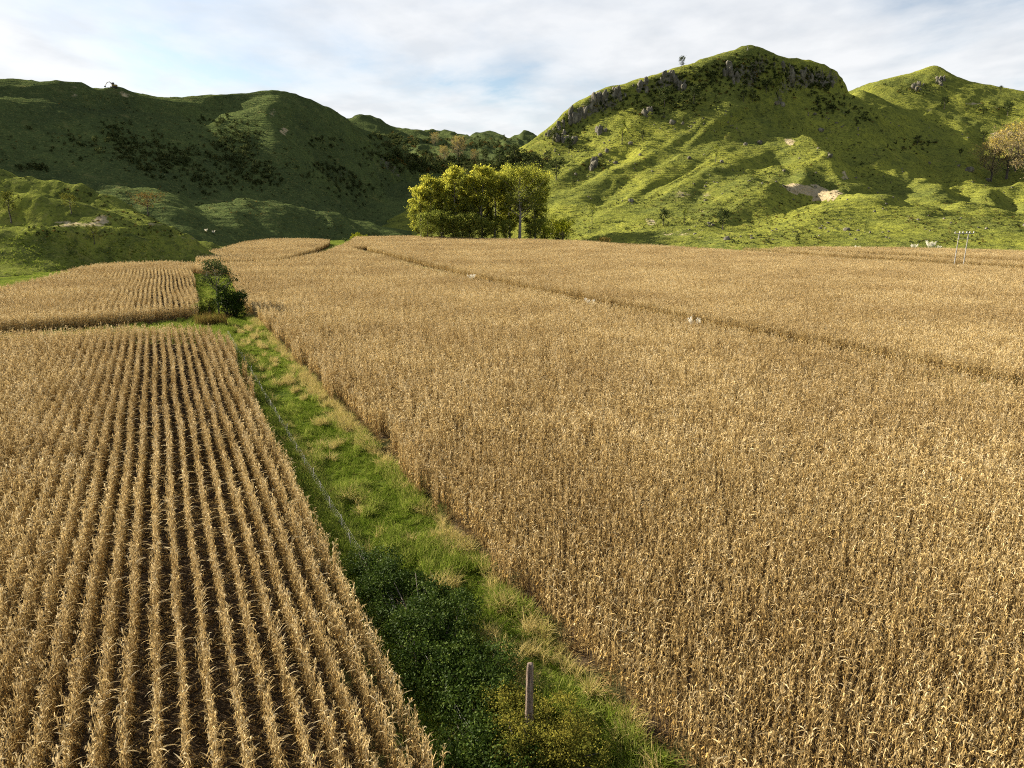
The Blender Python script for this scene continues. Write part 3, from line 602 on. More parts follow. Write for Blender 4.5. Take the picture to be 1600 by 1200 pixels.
def crop_height(n, a): return 0.99 + 0.07 * fbm(n / 16, a / 16, 3, 71) + 0.05 * fbm(n / 3, a / 3, 2, 72)
def rows_in(poly, step, headland=None):
    """points along the drilled rows inside a field; headland(n, a) marks where the rows run crosswise"""
    P = np.array(poly); n0, n1 = P[:, 0].min(), P[:, 0].max(); a0, a1 = P[:, 1].min(), P[:, 1].max()
    ns = 0.1 + ROW * np.arange(math.ceil((n0 - .1) / ROW), math.floor((n1 - .1) / ROW) + 1)
    as_ = np.arange(a0, a1, step)
    Nn, Aa = np.meshgrid(ns, as_); Nn = Nn.ravel(); Aa = Aa.ravel() + rng.uniform(-.15, .15, Nn.size) * step
    r = np.zeros(Nn.size)
    if headland is not None:
        ok = ~headland(Nn, Aa); Nn, Aa, r = Nn[ok], Aa[ok], r[ok]
        as2 = a0 + ROW * np.arange(int((a1 - a0) / ROW)); N2, A2 = np.meshgrid(np.arange(n0, n1, step), as2); N2 = N2.ravel(); A2 = A2.ravel()
        ok = headland(N2, A2); Nn = np.concatenate([Nn, N2[ok]]); Aa = np.concatenate([Aa, A2[ok]]); r = np.concatenate([r, np.full(ok.sum(), math.pi / 2)])
    wob = 0.11 * fbm(Nn * 0.9, Aa / 7, 3, 55) + 0.25 * fbm(Nn / 40, Aa / 30, 2, 57)
    Nn = Nn + np.where(r == 0, wob, 0)
    ok = inside(poly, Nn + 0.35 * fbm(Nn / 2, Aa / 2, 2, 56) * 0.6, Aa); return Nn[ok], Aa[ok], r[ok]
FIELD_TEXT = {
 'A': 'dry maize crop in straight rows left of the grass strip', 'B': 'dry maize crop in the smaller field behind the tree on the left',
 'C': 'tapering patch of dry maize below the left hill', 'D': 'dry maize crop in the large field right of the grass strip',
 'E': 'dry maize crop beyond the gap with the white tufts', 'F': 'narrow strip of dry maize behind the power pole', 'Gf': 'farthest strip of dry maize at the foot of the right hill'}
HEAD = {'A': lambda n, a: (a > 91.5 + np.clip((6 - n) * .5, 0, 4)) , 'B': lambda n, a: (a > 205 + n * .2) | (a < 119), 'D': lambda n, a: (a > 197) & (n < 17.5)}
NEAR = 44.0
near_pts = []
for key, poly in FIELDS.items():
    n, a, r = rows_in(poly, 1.0, HEAD.get(key))
    x, y = na(n, a); z = ground_z(x, y); d = np.hypot(x, y)
    ok = (d > NEAR) & in_view(x, y, z + 1.2); n, a, r, x, y, z = (q[ok] for q in (n, a, r, x, y, z))
    gap = (vnoise(n * 5.1, a / 1.4, 91) > 0.955); ok = ~gap; n, a, r, x, y, z = (q[ok] for q in (n, a, r, x, y, z))
    k = len(x); rz = TH + math.pi / 2 - r + np.where(rng.random(k) < .5, math.pi, 0)
    hs = crop_height(n, a) * rng.uniform(.95, 1.05, k)
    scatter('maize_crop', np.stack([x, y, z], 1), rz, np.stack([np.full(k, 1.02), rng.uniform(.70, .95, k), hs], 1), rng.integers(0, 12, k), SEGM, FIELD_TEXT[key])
    print('field', key, k)
    if key in 'AD':
        n, a, r = rows_in(poly, SP_); x, y = na(n, a); z = ground_z(x, y)
        ok = (np.hypot(x, y) <= NEAR) & in_view(x, y, z + 1.2) & ~(vnoise(n * 5.1, a / .5, 92) > 0.93)
        n, a, x, y, z = (q[ok] for q in (n, a, x, y, z)); x = x + rng.normal(0, .02, len(x)); y = y + rng.normal(0, .02, len(x))
        k = len(x); rz = rng.uniform(0, 6.28, k); hs = crop_height(n, a) * rng.uniform(.86, 1.10, k); vi = rng.integers(0, 14, k)
        # the plants that show largest are things of their own
        u, v = to_pix(np.stack([x, y, z + 1.9], -1)); dist = np.sqrt(x * x + y * y + (H - 2) ** 2)
        dist = np.where((u < 10) | (u > 1590) | (v > 1195), 999, dist)
        own = np.argsort(dist)[:150]
        rest = np.ones(k, bool); rest[own] = False
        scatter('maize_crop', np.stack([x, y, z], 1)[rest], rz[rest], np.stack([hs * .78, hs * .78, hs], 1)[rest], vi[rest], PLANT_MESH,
                'dry maize nearest the camera, %s of the grass strip' % ('left' if key == 'A' else 'right'))
        rows = np.round((n - .1) / ROW).astype(int); edge = rows.max() if key == 'A' else rows.min()
        ORD = ['first', 'second', 'third', 'fourth', 'fifth', 'sixth', 'seventh', 'eighth', 'ninth', 'tenth', 'eleventh', 'twelfth', 'thirteenth', 'fourteenth', 'fifteenth', 'sixteenth', 'seventeenth', 'eighteenth', 'nineteenth', 'twentieth']
        for i in own:
            k_ = abs(int(rows[i]) - int(edge)); od = ORD[k_] if k_ < 20 else 'more than twentieth'
            side = 'left' if key == 'A' else 'right'
            o = link('maize_plant', None, None, (x[i], y[i], z[i]), rz[i], (hs[i] * .78, hs[i] * .78, hs[i]))
            tag(o, 'dry golden maize plant at the bottom edge, %s row %s of the grass strip' % (od, side), 'maize plant', 'nearest maize plants in the %s row %s of the grass strip' % (od, side))
            for nm, m_ in zip(('stalk', 'foliage', 'ear', 'tassel'), PLANTS[vi[i]]):
                for mm in (m_ if isinstance(m_, list) else [m_]): link(nm, mm, o)


# ------------------------------------------------------------------ grass strip
def tuft(seed, nb, L, w, spread, lean=(0, 0), mat='grass', tints=(0.1, 0.9), seg=3, head=False):
    rg = np.random.default_rng(seed); g = G()
    for i in range(nb):
        az = rg.uniform(0, 6.28); r = spread * math.sqrt(rg.random()); p = (r * math.cos(az * 1.7 + i), r * math.sin(az * 1.7 + i), 0)
        l_ = L * rg.uniform(.5, 1.15); t = rg.uniform(*tints)
        blade(g, rg, p, az, l_, w * rg.uniform(.7, 1.3), rg.uniform(.8, 1.5), rg.uniform(.4, 2.2), t, seg, rg.normal(0, .6))
    return g.mesh('tuft', M[mat])
GRASS = [tuft(10 + i, 34, .34, .020, .26, tints=(.15, .8)) for i in range(5)] + [tuft(20 + i, 40, .62, .018, .22, tints=(.3, 1.0)) for i in range(4)]
DRY = [tuft(40 + i, 38, 1.0, .016, .2, mat='drygrass', tints=(.1, 1.0), seg=4) for i in range(5)]
def strip_points(n0, n1, a0, a1, dens):
    k = int((n1 - n0) * (a1 - a0) * dens); n = rng.uniform(n0, n1, k); a = rng.uniform(a0, a1, k); x, y = na(n, a); z = ground_z(x, y)
    ok = in_view(x, y, z, 60) & ~crop_mask(x, y); return n[ok], a[ok], x[ok], y[ok], z[ok]
parts = [strip_points(4.5, 14.2, 6, 60, 26), strip_points(3.5, 14.5, 60, 210, 8), strip_points(-70, 12, 95, 122, 3), strip_points(60, 78, 20, 200, 1.5)]
n, a, x, y, z = (np.concatenate(q) for q in zip(*parts)); k = len(x)
clump = fbm(n / 1.3, a / 2.2, 3, 801); tall = (clump > 0.12) | (n < 7.6)
short = (n > 8.8) & (n < 10.8) & (a > 42)
tall &= ~short
idx = np.where(tall, rng.integers(5, 9, k), rng.integers(0, 5, k))
sz = np.where(tall, rng.uniform(.7, 1.25, k), rng.uniform(.6, 1.1, k)) * (1 + .5 * np.clip(clump, -.6, 1))
wind = np.stack([.25 * fbm(n / 2, a / 3, 2, 802) + rng.normal(0, .12, k), .35 + .4 * fbm(n / 2.5, a / 2.5, 2, 803)], 1) * np.where(tall, 1.0, .4)[:, None]
scatter('grass', np.stack([x, y, z - .02], 1), rng.uniform(-.5, .5, k), sz, idx, GRASS, 'lush green grass growing along the strip between the fields', tilt=wind)
parts = [strip_points(9.6, 12.8, 8, 125, 18), strip_points(5.6, 11, 8, 118, 5)]
n, a, x, y, z = (np.concatenate(q) for q in zip(*parts)); edge = sstep(10.9, 12.1, n + .8 * fbm(n / 2, a / 2.5, 2, 804)); cl = fbm(n / 1.1, a / 1.6, 2, 805)
ok = (rng.random(len(n)) < edge * (.25 + .8 * (cl > .0))) | ((cl > .46) & (n < 10.4)); n, a, x, y, z = (q[ok] for q in (n, a, x, y, z)); k = len(x)
scatter('dry_grass', np.stack([x, y, z], 1), rng.uniform(0, 6.28, k), rng.uniform(.55, 1.15, k), rng.integers(0, 5, k), DRY, 'tall straw coloured grass along the edge of the right maize field', tilt=np.stack([rng.normal(0, .15, k), rng.normal(.15, .2, k)], 1))
LIT = []
for i in range(4):
    rg = np.random.default_rng(75 + i); g = G()
    for k_ in range(16): blade(g, rg, (rg.uniform(-.4, .4), rg.uniform(-.25, .25), .03), rg.uniform(0, 6.28), rg.uniform(.15, .45), .04, rg.uniform(0, .4), rg.uniform(.2, .8), rg.uniform(.0, .45), 3, rg.normal(0, .6))
    LIT.append(g.mesh('litter', M['maize']))
q = 9000; n_ = rng.uniform(-26, 30, q); a_ = rng.uniform(6, 62, q); x, y = na(n_, a_); ok = crop_mask(x, y) & in_view(x, y, x * 0); x, y = x[ok], y[ok]; k = len(x)
scatter('leaf_litter', np.stack([x, y, ground_z(x, y)], 1), rng.uniform(0, 6.28, k), rng.uniform(.7, 1.2, k), rng.integers(0, 4, k), LIT, 'fallen dry maize leaves on the soil between the rows')
# rough growth on the low spurs below the left hill
q = 5200; u = rng.uniform(-60, 420, q); v = rng.uniform(352, 446, q); P, ok = hit(u, v, 110, 420, 500)
ok &= ~crop_mask(P[:, 0], P[:, 1]) & (P[:, 1] < 300); ok &= fbm(P[:, 0] / 9, P[:, 1] / 9, 3, 811) > -.1; P = P[ok]; k = len(P)
scatter('rough_grass', P - [0, 0, .05], rng.uniform(0, 6.28, k), rng.uniform(.5, 1.2, k), rng.integers(0, 9, k), GRASS, 'rough tussocky grass on the banks left of the fields')

# ------------------------------------------------------------------ shrubs, thicket, post and wire fence
def foliage_mesh(name, mat, blobs, nleaf, size, seed, tint=(0.2, 0.9), shell=0.55, dens_up=0.35):
    """leaves spread through overlapping lumps (x, y, z, rx, ry, rz)"""
    rg = np.random.default_rng(seed); g = G(); B = np.array(blobs, float); vol = (B[:, 3] * B[:, 4] * B[:, 5]) ** .667; cnt = (nleaf * vol / vol.sum()).astype(int)
    for b, c in zip(B, cnt):
        nc = max(6, c // 28); d = rg.normal(size=(nc, 3)); d[:, 2] += dens_up; d /= np.linalg.norm(d, axis=1)[:, None]
        r = shell + (1.06 - shell) * rg.random(nc) ** .6; C = b[:3] + d * r[:, None] * b[3:]
        ti = np.clip(rg.uniform(*tint, nc), 0, 1); which = rg.integers(0, nc, c); cr = .16 * (b[3] + b[4] + b[5]) / 3
        L = C[which] + rg.normal(size=(c, 3)) * cr; keep = L[:, 2] > 0.02
        g.leaves(L[keep], size, np.clip(ti[which][keep] + rg.normal(0, .12, keep.sum()), 0, 1), rg=rg)
    return g.mesh(name, M[mat])
def shrub(name, label, cat, x, y, blobs, nleaf, size, mat, seed, tint=(.2, .9), group=None, z=None, stem='darkbark', sc=1.0, part='foliage', spread=1.0):
    z = float(surf(x, y)) if z is None else z
    o = tag(link(name, None, None, (x, y, z), 0, sc), label, cat, group)
    link(part, foliage_mesh(name + '_leaves', mat, blobs, nleaf, size, seed, tint), o)
    rg = np.random.default_rng(seed + 1); g = G()
    for b in blobs:
        for k in range(3):
            e = np.array(b[:3]) + rg.normal(size=3) * np.array(b[3:]) * .4; e[2] = max(e[2], .3); st_ = np.array([b[0] * .4, b[1] * .4, -.1]) + rg.normal(0, .05, 3) * [1, 1, 0]
            g.tube([st_, (st_ + e) / 2 + rg.normal(0, .08, 3), e], np.array([.05, .035, .012]) * max(1, b[5] / 1.2), 4, .5)
    link('stem', g.mesh(name + '_stem', M[stem]), o); return o
rg = np.random.default_rng(5); bl = []
for i in range(74):                         # the dark thicket beside the fence
    a_ = rg.uniform(12.0, 30.5); w_ = 1.0 - max(0, (a_ - 24) / 9) ** 2
    n_ = np.interp(a_, [12, 18, 24, 30], [7.0, 7.5, 8.0, 7.4]) + rg.uniform(-1.0, 1.0) * np.interp(a_, [12, 16, 19, 24, 30], [.7, .8, 1.5, 1.6, .6])
    x_, y_ = na(n_, a_); k_ = np.interp(a_, [12, 18, 24, 31], [.75, .9, 1.1, .7]); bl.append((float(x_), float(y_), rg.uniform(.1, .9) * k_, rg.uniform(.5, 1.1), rg.uniform(.6, 1.1), rg.uniform(.45, .95) * k_))
bl = np.array(bl); c0 = bl[:, :2].mean(0); bl[:, :2] -= c0
shrub('bramble_thicket', 'dark green bramble thicket sprawling over the fence in the grass strip', 'shrub', c0[0], c0[1], bl, 95000, .10, 'bramble', 61, (.1, .9))
PX, PY = 0.57, 18.9
rg = np.random.default_rng(6); bl = [(rg.uniform(-1.2, 1.4), rg.uniform(-1.4, 1.5), rg.uniform(.3, .75), rg.uniform(.45, .75), rg.uniform(.45, .75), rg.uniform(.4, .65)) for i in range(18)]
shrub('olive_shrub', 'olive green leafy shrub growing round the old wooden post', 'shrub', PX + .25, PY - .45, bl, 26000, .066, 'olive', 62, (.2, 1.0), sc=1.1)
o = tag(link('wooden_post', None, None, (PX, PY, 0)), 'tall weathered wooden post standing in the olive shrub', 'post')
rg = np.random.default_rng(3); NR, NS = 30, 22; V = []
groove = rg.normal(0, .006, NS); groove[[4, 11, 17]] -= .022
for i in range(NR):
    f = i / (NR - 1); r0 = .132 - .034 * f + (.016 * math.exp(-((f - .42) / .09) ** 2)) - (.012 if f > .985 else 0)
    cx_, cy_ = -.12 * (1 - f) + .02 * math.sin(f * 5), .015 * math.sin(f * 7 + 1)
    for j in range(NS):
        w = 2 * math.pi * j / NS; r_ = r0 + groove[(j + int(f * 2)) % NS] + rg.normal(0, .0035) + .008 * math.sin(3 * w + f * 4)
        V.append([cx_ + r_ * math.cos(w), cy_ + r_ * math.sin(w), -.3 + 3.35 * f + (.018 * math.sin(2 * w + 1) if i == NR - 1 else 0)])
V.append([.0, .0, 3.06]); Q = [[i * NS + j, i * NS + (j + 1) % NS, (i + 1) * NS + (j + 1) % NS, (i + 1) * NS + j] for i in range(NR - 1) for j in range(NS)]
Q += [[NR * NS, (NR - 1) * NS + j, (NR - 1) * NS + (j + 1) % NS, (NR - 1) * NS + (j + 2) % NS] for j in range(0, NS, 2)]
g = G(); g.add(V, Q); pm = link('shaft', g.mesh('post_shaft', M['post']), o)
for zz_ in (2.86, 2.2, 1.5):
    g = G(); g.tube([[-.13 + .03 * zz_ / 3, -.11, zz_], [-.14 + .03 * zz_ / 3, -.15, zz_ + .03]], .008, 4, .5); link('staple', g.mesh('post_staple', M['steel']), pm)
# wire fence along the strip
fo = tag(link('wire_fence', None, None, (*[float(q) for q in na(7.05, 30)], 0)), 'old wire fence with thin battens running up the grass strip', 'fence')
fx, fy = fo.location.x, fo.location.y
def fpt(a_, z_, n_=None): x_, y_ = na(7.05 if n_ is None else n_, a_); return [float(x_) - fx, float(y_) - fy, z_]
bat = G(); bat.tube([[0, 0, -.2], [.01, 0, .5], [0, 0, 1.0]], .016, 4, .5); batm = bat.mesh('fence_batten', M['wire'])
fa = list(np.arange(14.5, 100, 2.55)); rg = np.random.default_rng(9)
for a_ in fa:
    p = fpt(a_ + rg.normal(0, .1), 0, 7.05 + rg.normal(0, .04)); b = link('batten', batm, fo, p); b.rotation_euler = (rg.normal(0, .06), rg.normal(0, .06), 0)
for zz_ in (.25, .43, .60, .77, .94):
    g = G(); g.tube([fpt(6 + 1.3 * i, zz_ + .015 * math.sin(i * 2.1) + rg.normal(0, .006)) for i in range(74)], .0028, 4, .5); link('wire', g.mesh('fence_wire', M['wire']), fo)

# ------------------------------------------------------------------ trees
def tree_parts(seed, h, cr, base=.25, tr=.3, nbr=26, leaves=5000, size=.4, upright=.9, tint=(.2, .9), prof=None, leafmat='poplar', barkmat='bark', top_tint=.0, spread=.11, lean=(0, 0)):
    rg = np.random.default_rng(seed); t = G(); c = G(); prof = prof or (lambda f: math.sin(math.pi * min(1, .18 + .80 * f)) ** .7)
    wob = rg.normal(0, .02 * h, (6, 2)); P = [np.array([lean[0] * f * h + (wob[i][0] if i else 0) * f, lean[1] * f * h + (wob[i][1] if i else 0) * f, f * h * .93]) for i, f in enumerate(np.linspace(0, 1, 6))]
    P[0][2] = -.4; t.tube(P, [tr * (1.25 - 1.12 * f) for f in np.linspace(0, 1, 6)], 6, .5)
    tips = []; P = np.array(P)
    for i in range(nbr):
        f = base + (.97 - base) * (i + rg.random()) / nbr; s0 = np.array([np.interp(f, np.linspace(0, 1, 6), P[:, j]) for j in range(3)])
        az = i * 2.4 + rg.normal(0, .3); ff = (f - base) / (1 - base); L = cr * prof(ff) * rg.uniform(.7, 1.12)
        d = np.array([math.cos(az), math.sin(az), upright * rg.uniform(.6, 1.3)]); e = s0 + d * L; m = s0 + d * L * .5 + np.array([0, 0, -.06 * L])
        e[2] = min(e[2], h * 1.0); r0 = tr * (1.05 - f) * .5 + .03
        t.tube([s0, m, e], [r0, r0 * .6, r0 * .15], 4, .5)
        tips += [(m * .5 + e * .5, ff), (e, ff), (m, ff)]
        for k in range(3):
            w = rg.uniform(.35, .9); b0 = m * (1 - w) + e * w; d2 = d * .5 + rg.normal(0, .6, 3); e2 = b0 + d2 * L * .42; e2[2] = min(e2[2], h * 1.02)
            t.tube([b0, e2], [r0 * .35, r0 * .1], 4, .5, cap=False); tips += [(e2, ff), ((b0 + e2) / 2, ff)]
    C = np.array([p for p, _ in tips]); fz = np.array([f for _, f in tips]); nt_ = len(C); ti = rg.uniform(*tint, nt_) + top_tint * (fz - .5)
    w = rg.integers(0, nt_, leaves); sc_ = rg.uniform(.5, 1.4, nt_)[w][:, None]
    L = C[w] + rg.normal(size=(leaves, 3)) * spread * cr * sc_ * [1, 1, .85]
    keep = L[:, 2] > .15; c.leaves(L[keep], size, np.clip(ti[w] + rg.normal(0, .1, leaves), 0, 1)[keep], aspect=.8, rg=rg)
    return t.mesh('tree_trunk', M[barkmat]), c.mesh('tree_crown', M[leafmat])
def tree(name, label, u, vb, meshes, sc=1.0, rz=0.0, cat='tree', group=None, Y=None, smin=100):
    if Y is None:
        P, ok = hit([u], [vb], smin); p = P[0]
    else:
        p = at(u, vb, Y); p[2] = surf(p[0], p[1])
    o = tag(link(name, None, None, (p[0], p[1], float(p[2]) - .15), rz, sc), label, cat, group)
    link('trunk', meshes[0], o); link('crown', meshes[1], o); return o, p
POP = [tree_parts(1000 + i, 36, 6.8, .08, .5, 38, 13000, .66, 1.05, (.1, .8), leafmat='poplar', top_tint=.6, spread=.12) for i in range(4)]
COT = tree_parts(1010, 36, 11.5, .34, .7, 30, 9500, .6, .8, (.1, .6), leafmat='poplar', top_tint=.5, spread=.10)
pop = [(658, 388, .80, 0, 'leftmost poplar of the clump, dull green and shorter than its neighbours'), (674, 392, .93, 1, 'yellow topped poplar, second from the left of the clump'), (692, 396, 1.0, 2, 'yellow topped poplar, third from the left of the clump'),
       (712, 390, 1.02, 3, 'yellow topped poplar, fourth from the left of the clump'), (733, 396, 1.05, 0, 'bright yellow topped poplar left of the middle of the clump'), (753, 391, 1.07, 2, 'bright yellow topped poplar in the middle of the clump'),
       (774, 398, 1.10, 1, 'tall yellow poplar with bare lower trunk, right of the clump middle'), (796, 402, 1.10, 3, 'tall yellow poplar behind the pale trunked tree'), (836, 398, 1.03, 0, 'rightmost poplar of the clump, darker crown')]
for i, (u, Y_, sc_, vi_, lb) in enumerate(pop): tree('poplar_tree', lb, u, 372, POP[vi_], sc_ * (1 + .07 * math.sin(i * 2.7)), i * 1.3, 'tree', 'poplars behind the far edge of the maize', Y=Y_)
tree('cottonwood_tree', 'large tree with forked pale trunk at the right of the poplar clump', 812, 372, COT, 1.05, .6, Y=386)
WIL = [tree_parts(1020 + i, 14, 4.2, .02, .22, 26, 4200, .5, 1.3, (.2, 1.0), leafmat='willow', barkmat='darkbark', spread=.16, prof=lambda f: .75 + .25 * math.sin(3.1 * f)) for i in range(2)]
for u, sc_, vi_, lb in [(690, 1.05, 0, 'upright green willow at the foot of the poplars, left of the middle'), (708, .9, 1, 'upright green willow at the foot of the poplars, right of its taller twin'), (734, .98, 1, 'upright green willow at the foot of the poplars below the brightest crown'), (829, .62, 0, 'small dark green willow beside the pale tree trunk'), (722, .8, 0, 'thin green willow squeezed between two larger ones'), (752, .85, 0, 'olive willow under the middle of the poplars'), (772, .7, 1, 'short olive willow left of the pale forked trunk'), (668, 1.0, 1, 'leafy willow under the leftmost poplars'), (791, .75, 0, 'dark willow just left of the forked pale trunk'), (842, .8, 1, 'green willow under the rightmost poplar'), (853, .5, 0, 'small willow between the poplars and the round bush')]:
    tree('willow', lb, u, 373, WIL[vi_], sc_, u * .1, 'tree', 'willows below the poplars', Y=376)
def round_blobs(seed, r, h, k=9):
    rg = np.random.default_rng(seed); return [(rg.normal(0, r * .42), rg.normal(0, r * .42), h * rg.uniform(.25, .7), r * rg.uniform(.4, .62), r * rg.uniform(.4, .62), h * rg.uniform(.24, .36)) for i in range(k)]
def bush_at(name, label, u, vb, r, h, mat, seed, nleaf=1800, size=.35, Y=None, tint=(.2, .9), group=None, cat='bush', k=9):
    p = hit([u], [vb], 90)[0][0] if Y is None else at(u, vb, Y)
    return shrub(name, label, cat, float(p[0]), float(p[1]), round_blobs(seed, r, h, k), nleaf, size, mat, seed, tint, group)
bush_at('round_bush', 'round yellow green bush just right of the poplar clump', 875, 372, 9.5, 14.0, 'yellowbush', 71, 5200, .6, Y=366)
bush_at('low_bush', 'low grey green bush at the left foot of the poplars', 662, 368, 3.0, 3.4, 'willow', 72, 700, .4, Y=402)
bush_at('field_bush', 'bright yellow green bush at the far corner of the maize', 562, 371, 4.0, 4.5, 'yellowbush', 73, 1500, .4, Y=392)
bush_at('field_bush', 'small dark bush beside the bright yellow green bush', 540, 374, 1.6, 2.2, 'bramble', 74, 500, .3, Y=376)
bush_at('brown_bush', 'low brown bush at the field edge right of the round bush', 944, 377, 4.2, 3.4, 'rush', 75, 900, .45, Y=352)
# the small tree and shrubs on the grass strip
TX, TY = -46.2, 111.5
tm = tree_parts(1030, 8.3, 2.2, .36, .12, 20, 2600, .24, 1.0, (.0, .6), leafmat='scrub', barkmat='bark', spread=.15)
o = tag(link('small_tree', None, None, (TX, TY, float(ground_z(TX, TY))), 0), 'slender tree with pale trunk and thin crown on the grass strip', 'tree'); link('trunk', tm[0], o); link('crown', tm[1], o)
rg = np.random.default_rng(44)
shrub('dark_shrub', 'dense dark shrub just right of the slender tree', 'shrub', TX + 2.2, TY - 1.2, [(rg.uniform(-1.3, 1.9), rg.uniform(-1.2, 1.2), rg.uniform(.8, 4.0), rg.uniform(.85, 1.35), rg.uniform(.85, 1.35), rg.uniform(.5, .9)) for i in range(18)], 11000, .2, 'bramble', 81, (.0, .55))
shrub('grey_shrub', 'grey green shrub just left of the slender tree', 'shrub', TX - 1.6, TY - .6, [(rg.uniform(-1.3, 1.1), rg.uniform(-.8, .8), rg.uniform(.6, 2.4), rg.uniform(.7, 1.1), rg.uniform(.7, 1.1), rg.uniform(.5, .8)) for i in range(12)], 6000, .18, 'willow', 82, (.0, .6))
rc = G()
rg = np.random.default_rng(45)
for i in range(900):
    az = rg.uniform(0, 6.28); r_ = math.sqrt(rg.random()); p = (2.1 * r_ * math.cos(az), .9 * r_ * math.sin(az), 0)
    blade(rc, rg, p, rg.uniform(0, 6.28), rg.uniform(.9, 1.7), .03, rg.uniform(1.1, 1.5), rg.uniform(.4, 1.5), rg.uniform(.1, 1) * (.5 + .5 * (p[0] < 0.3)), 3)
p = at(330, 506, 100.5); x_, y_ = float(p[0]), float(p[1])
tag(link('rush_clump', rc.mesh('rush_clump', M['rush']), None, (x_, y_, float(ground_z(x_, y_))), 0, (1.15, 1.15, 1.5)), 'broad clump of reddish brown rushes in front of the slender tree', 'rushes')

# ------------------------------------------------------------------ pampas tufts
def pampas_meshes(seed, h):
    rg = np.random.default_rng(seed); lf, pl = G(), G()
    for i in range(160): blade(lf, rg, (rg.normal(0, .15), rg.normal(0, .15), 0), rg.uniform(0, 6.28), h * rg.uniform(.6, 1.0), .03, rg.uniform(.9, 1.5), rg.uniform(1.2, 2.6), rg.uniform(0, 1), 4)
    for i in range(16):
        az = rg.uniform(0, 6.28); d = np.array([math.cos(az) * .45, math.sin(az) * .45, 1.0]) * h * rg.uniform(.85, 1.1)
        pl.tube([[0, 0, .1], d * .6, d], .012, 4, .4, cap=False); f = rg.uniform(.7, 1.08, 90)[:, None]; pl.leaves(d * f + rg.normal(0, .09, (90, 3)), .17, rg.uniform(.2, 1, 90), .4, rg=rg)
    return lf.mesh('pampas_leaf', M['flaxleaf']), pl.mesh('pampas_plume', M['pampas'])
PAM = [pampas_meshes(90 + i, 2.4) for i in range(2)]
for i, (nn, aa, sc_, lb) in enumerate([(66.0, 157, .75, 'small cream pampas tuft, farthest of three in the gap between fields'), (64.0, 101, .75, 'cream pampas tuft, middle one of three in the gap between fields'), (65.1, 76, .75, 'large cream pampas tuft, nearest of three in the gap between fields')]):
    x_, y_ = (float(q) for q in na(nn, aa)); o = tag(link('pampas_tuft', None, None, (x_, y_, float(ground_z(x_, y_))), i, sc_), lb, 'pampas', 'pampas tufts between the fields'); link('foliage', PAM[i % 2][0], o); link('plume', PAM[i % 2][1], o)
for i, (u, v, sc_, lb) in enumerate([(1428, 390, 1.15, 'wide cream pampas at the far field edge, left of the tallest'), (1454, 389, 1.6, 'tallest cream pampas at the far field edge left of the power pole'), (1340, 389, .9, 'small cream pampas at the far field edge below the slip'), (1283, 388, .8, 'leftmost tiny cream pampas at the far field edge'), (1466, 390, .9, 'small cream pampas touching the tallest one on its right'), (322, 364, .6, 'pale tuft on the bank below the left hill, left of a pair'), (334, 367, .65, 'pale tuft on the bank below the left hill, right of a pair')]):
    Pn = hit([u], [v], 120)[0][0]
    if u > 1000: Pn = at(u, 380, 1.0) * 0; q_ = at(u, 388, 291.0); Pn = np.array([q_[0], q_[1], surf(q_[0], q_[1])])
    o = tag(link('pampas_tuft', None, None, tuple(float(t_) for t_ in Pn), i, sc_), lb, 'pampas'); link('foliage', PAM[i % 2][0], o); link('plume', PAM[i % 2][1], o)

# ------------------------------------------------------------------ power pole
x_, y_ = 117.8, 189.5
o = tag(link('power_pole', None, None, (x_, y_, 0), .1), 'twin pole power line support rising out of the maize', 'power pole')
for sx in (-1.3, 1.3):
    g = G(); g.tube([[sx - .1 * (1 if sx > 0 else 1), 0, -.3], [sx, 0, 5], [sx + .12, 0, 10.6]], [.13, .12, .09], 8, .5, cap=False); link('pole', g.mesh('pole_shaft', M['pole'], True), o)
g = G(); g.box((.1, -.16, 10.45), (5.4, .14, .16)); arm_ = link('crossarm', g.mesh('pole_crossarm', M['pole']), o)
g = G(); g.box((.05, -.16, 9.05), (3.4, .12, .12)); link('crossarm', g.mesh('pole_lower_crossarm', M['pole']), o)
ins = G(); ins.tube([[0, 0, 0], [0, 0, .1], [0, 0, .18], [0, 0, .28], [0, 0, .36], [0, 0, .44]], [.05, .15, .08, .15, .08, .12], 8, .5, cap=False); insm = ins.mesh('insulator', M['white'], True)
for sx in (-2.5, -1.2, -.3, .8, 1.6, 2.7): link('insulator', insm, arm_, (sx, -.16, 10.53))


# ------------------------------------------------------------------ rocks, scrub and trees on the hills
def rock_mesh(seed, r=(1, 1, 1), rough=.35):
    rg = np.random.default_rng(seed); nu, nv = 12, 8; V = []
    off = rg.uniform(0, 99, 2)
    for j in range(nv + 1):
        for i in range(nu):
            th, ph = 2 * math.pi * i / nu, math.pi * j / nv; d = np.array([math.cos(th) * math.sin(ph), math.sin(th) * math.sin(ph), math.cos(ph)])
            k = 1 + rough * float(fbm(off[0] + d[0] * 1.3 + d[2] * .7, off[1] + d[1] * 1.3 - d[2] * .6, 3, seed)) * 1.6
            q = d * k; q = np.sign(q) * np.abs(q) ** .8; V.append(q * np.array(r))
    Q = [[j * nu + i, (j + 1) * nu + i, (j + 1) * nu + (i + 1) % nu, j * nu + (i + 1) % nu] for j in range(nv) for i in range(nu)]
    g = G(); g.add(V, Q); return g.mesh('rock', M['rock'])
ROCKS = [rock_mesh(50 + i, (1, rg_, 1.0)) for i, rg_ in enumerate((.8, 1.1, .9, 1.2))]
CLIFF = [rock_mesh(60 + i, (1.0, .8, 1.5), .5) for i in range(4)]
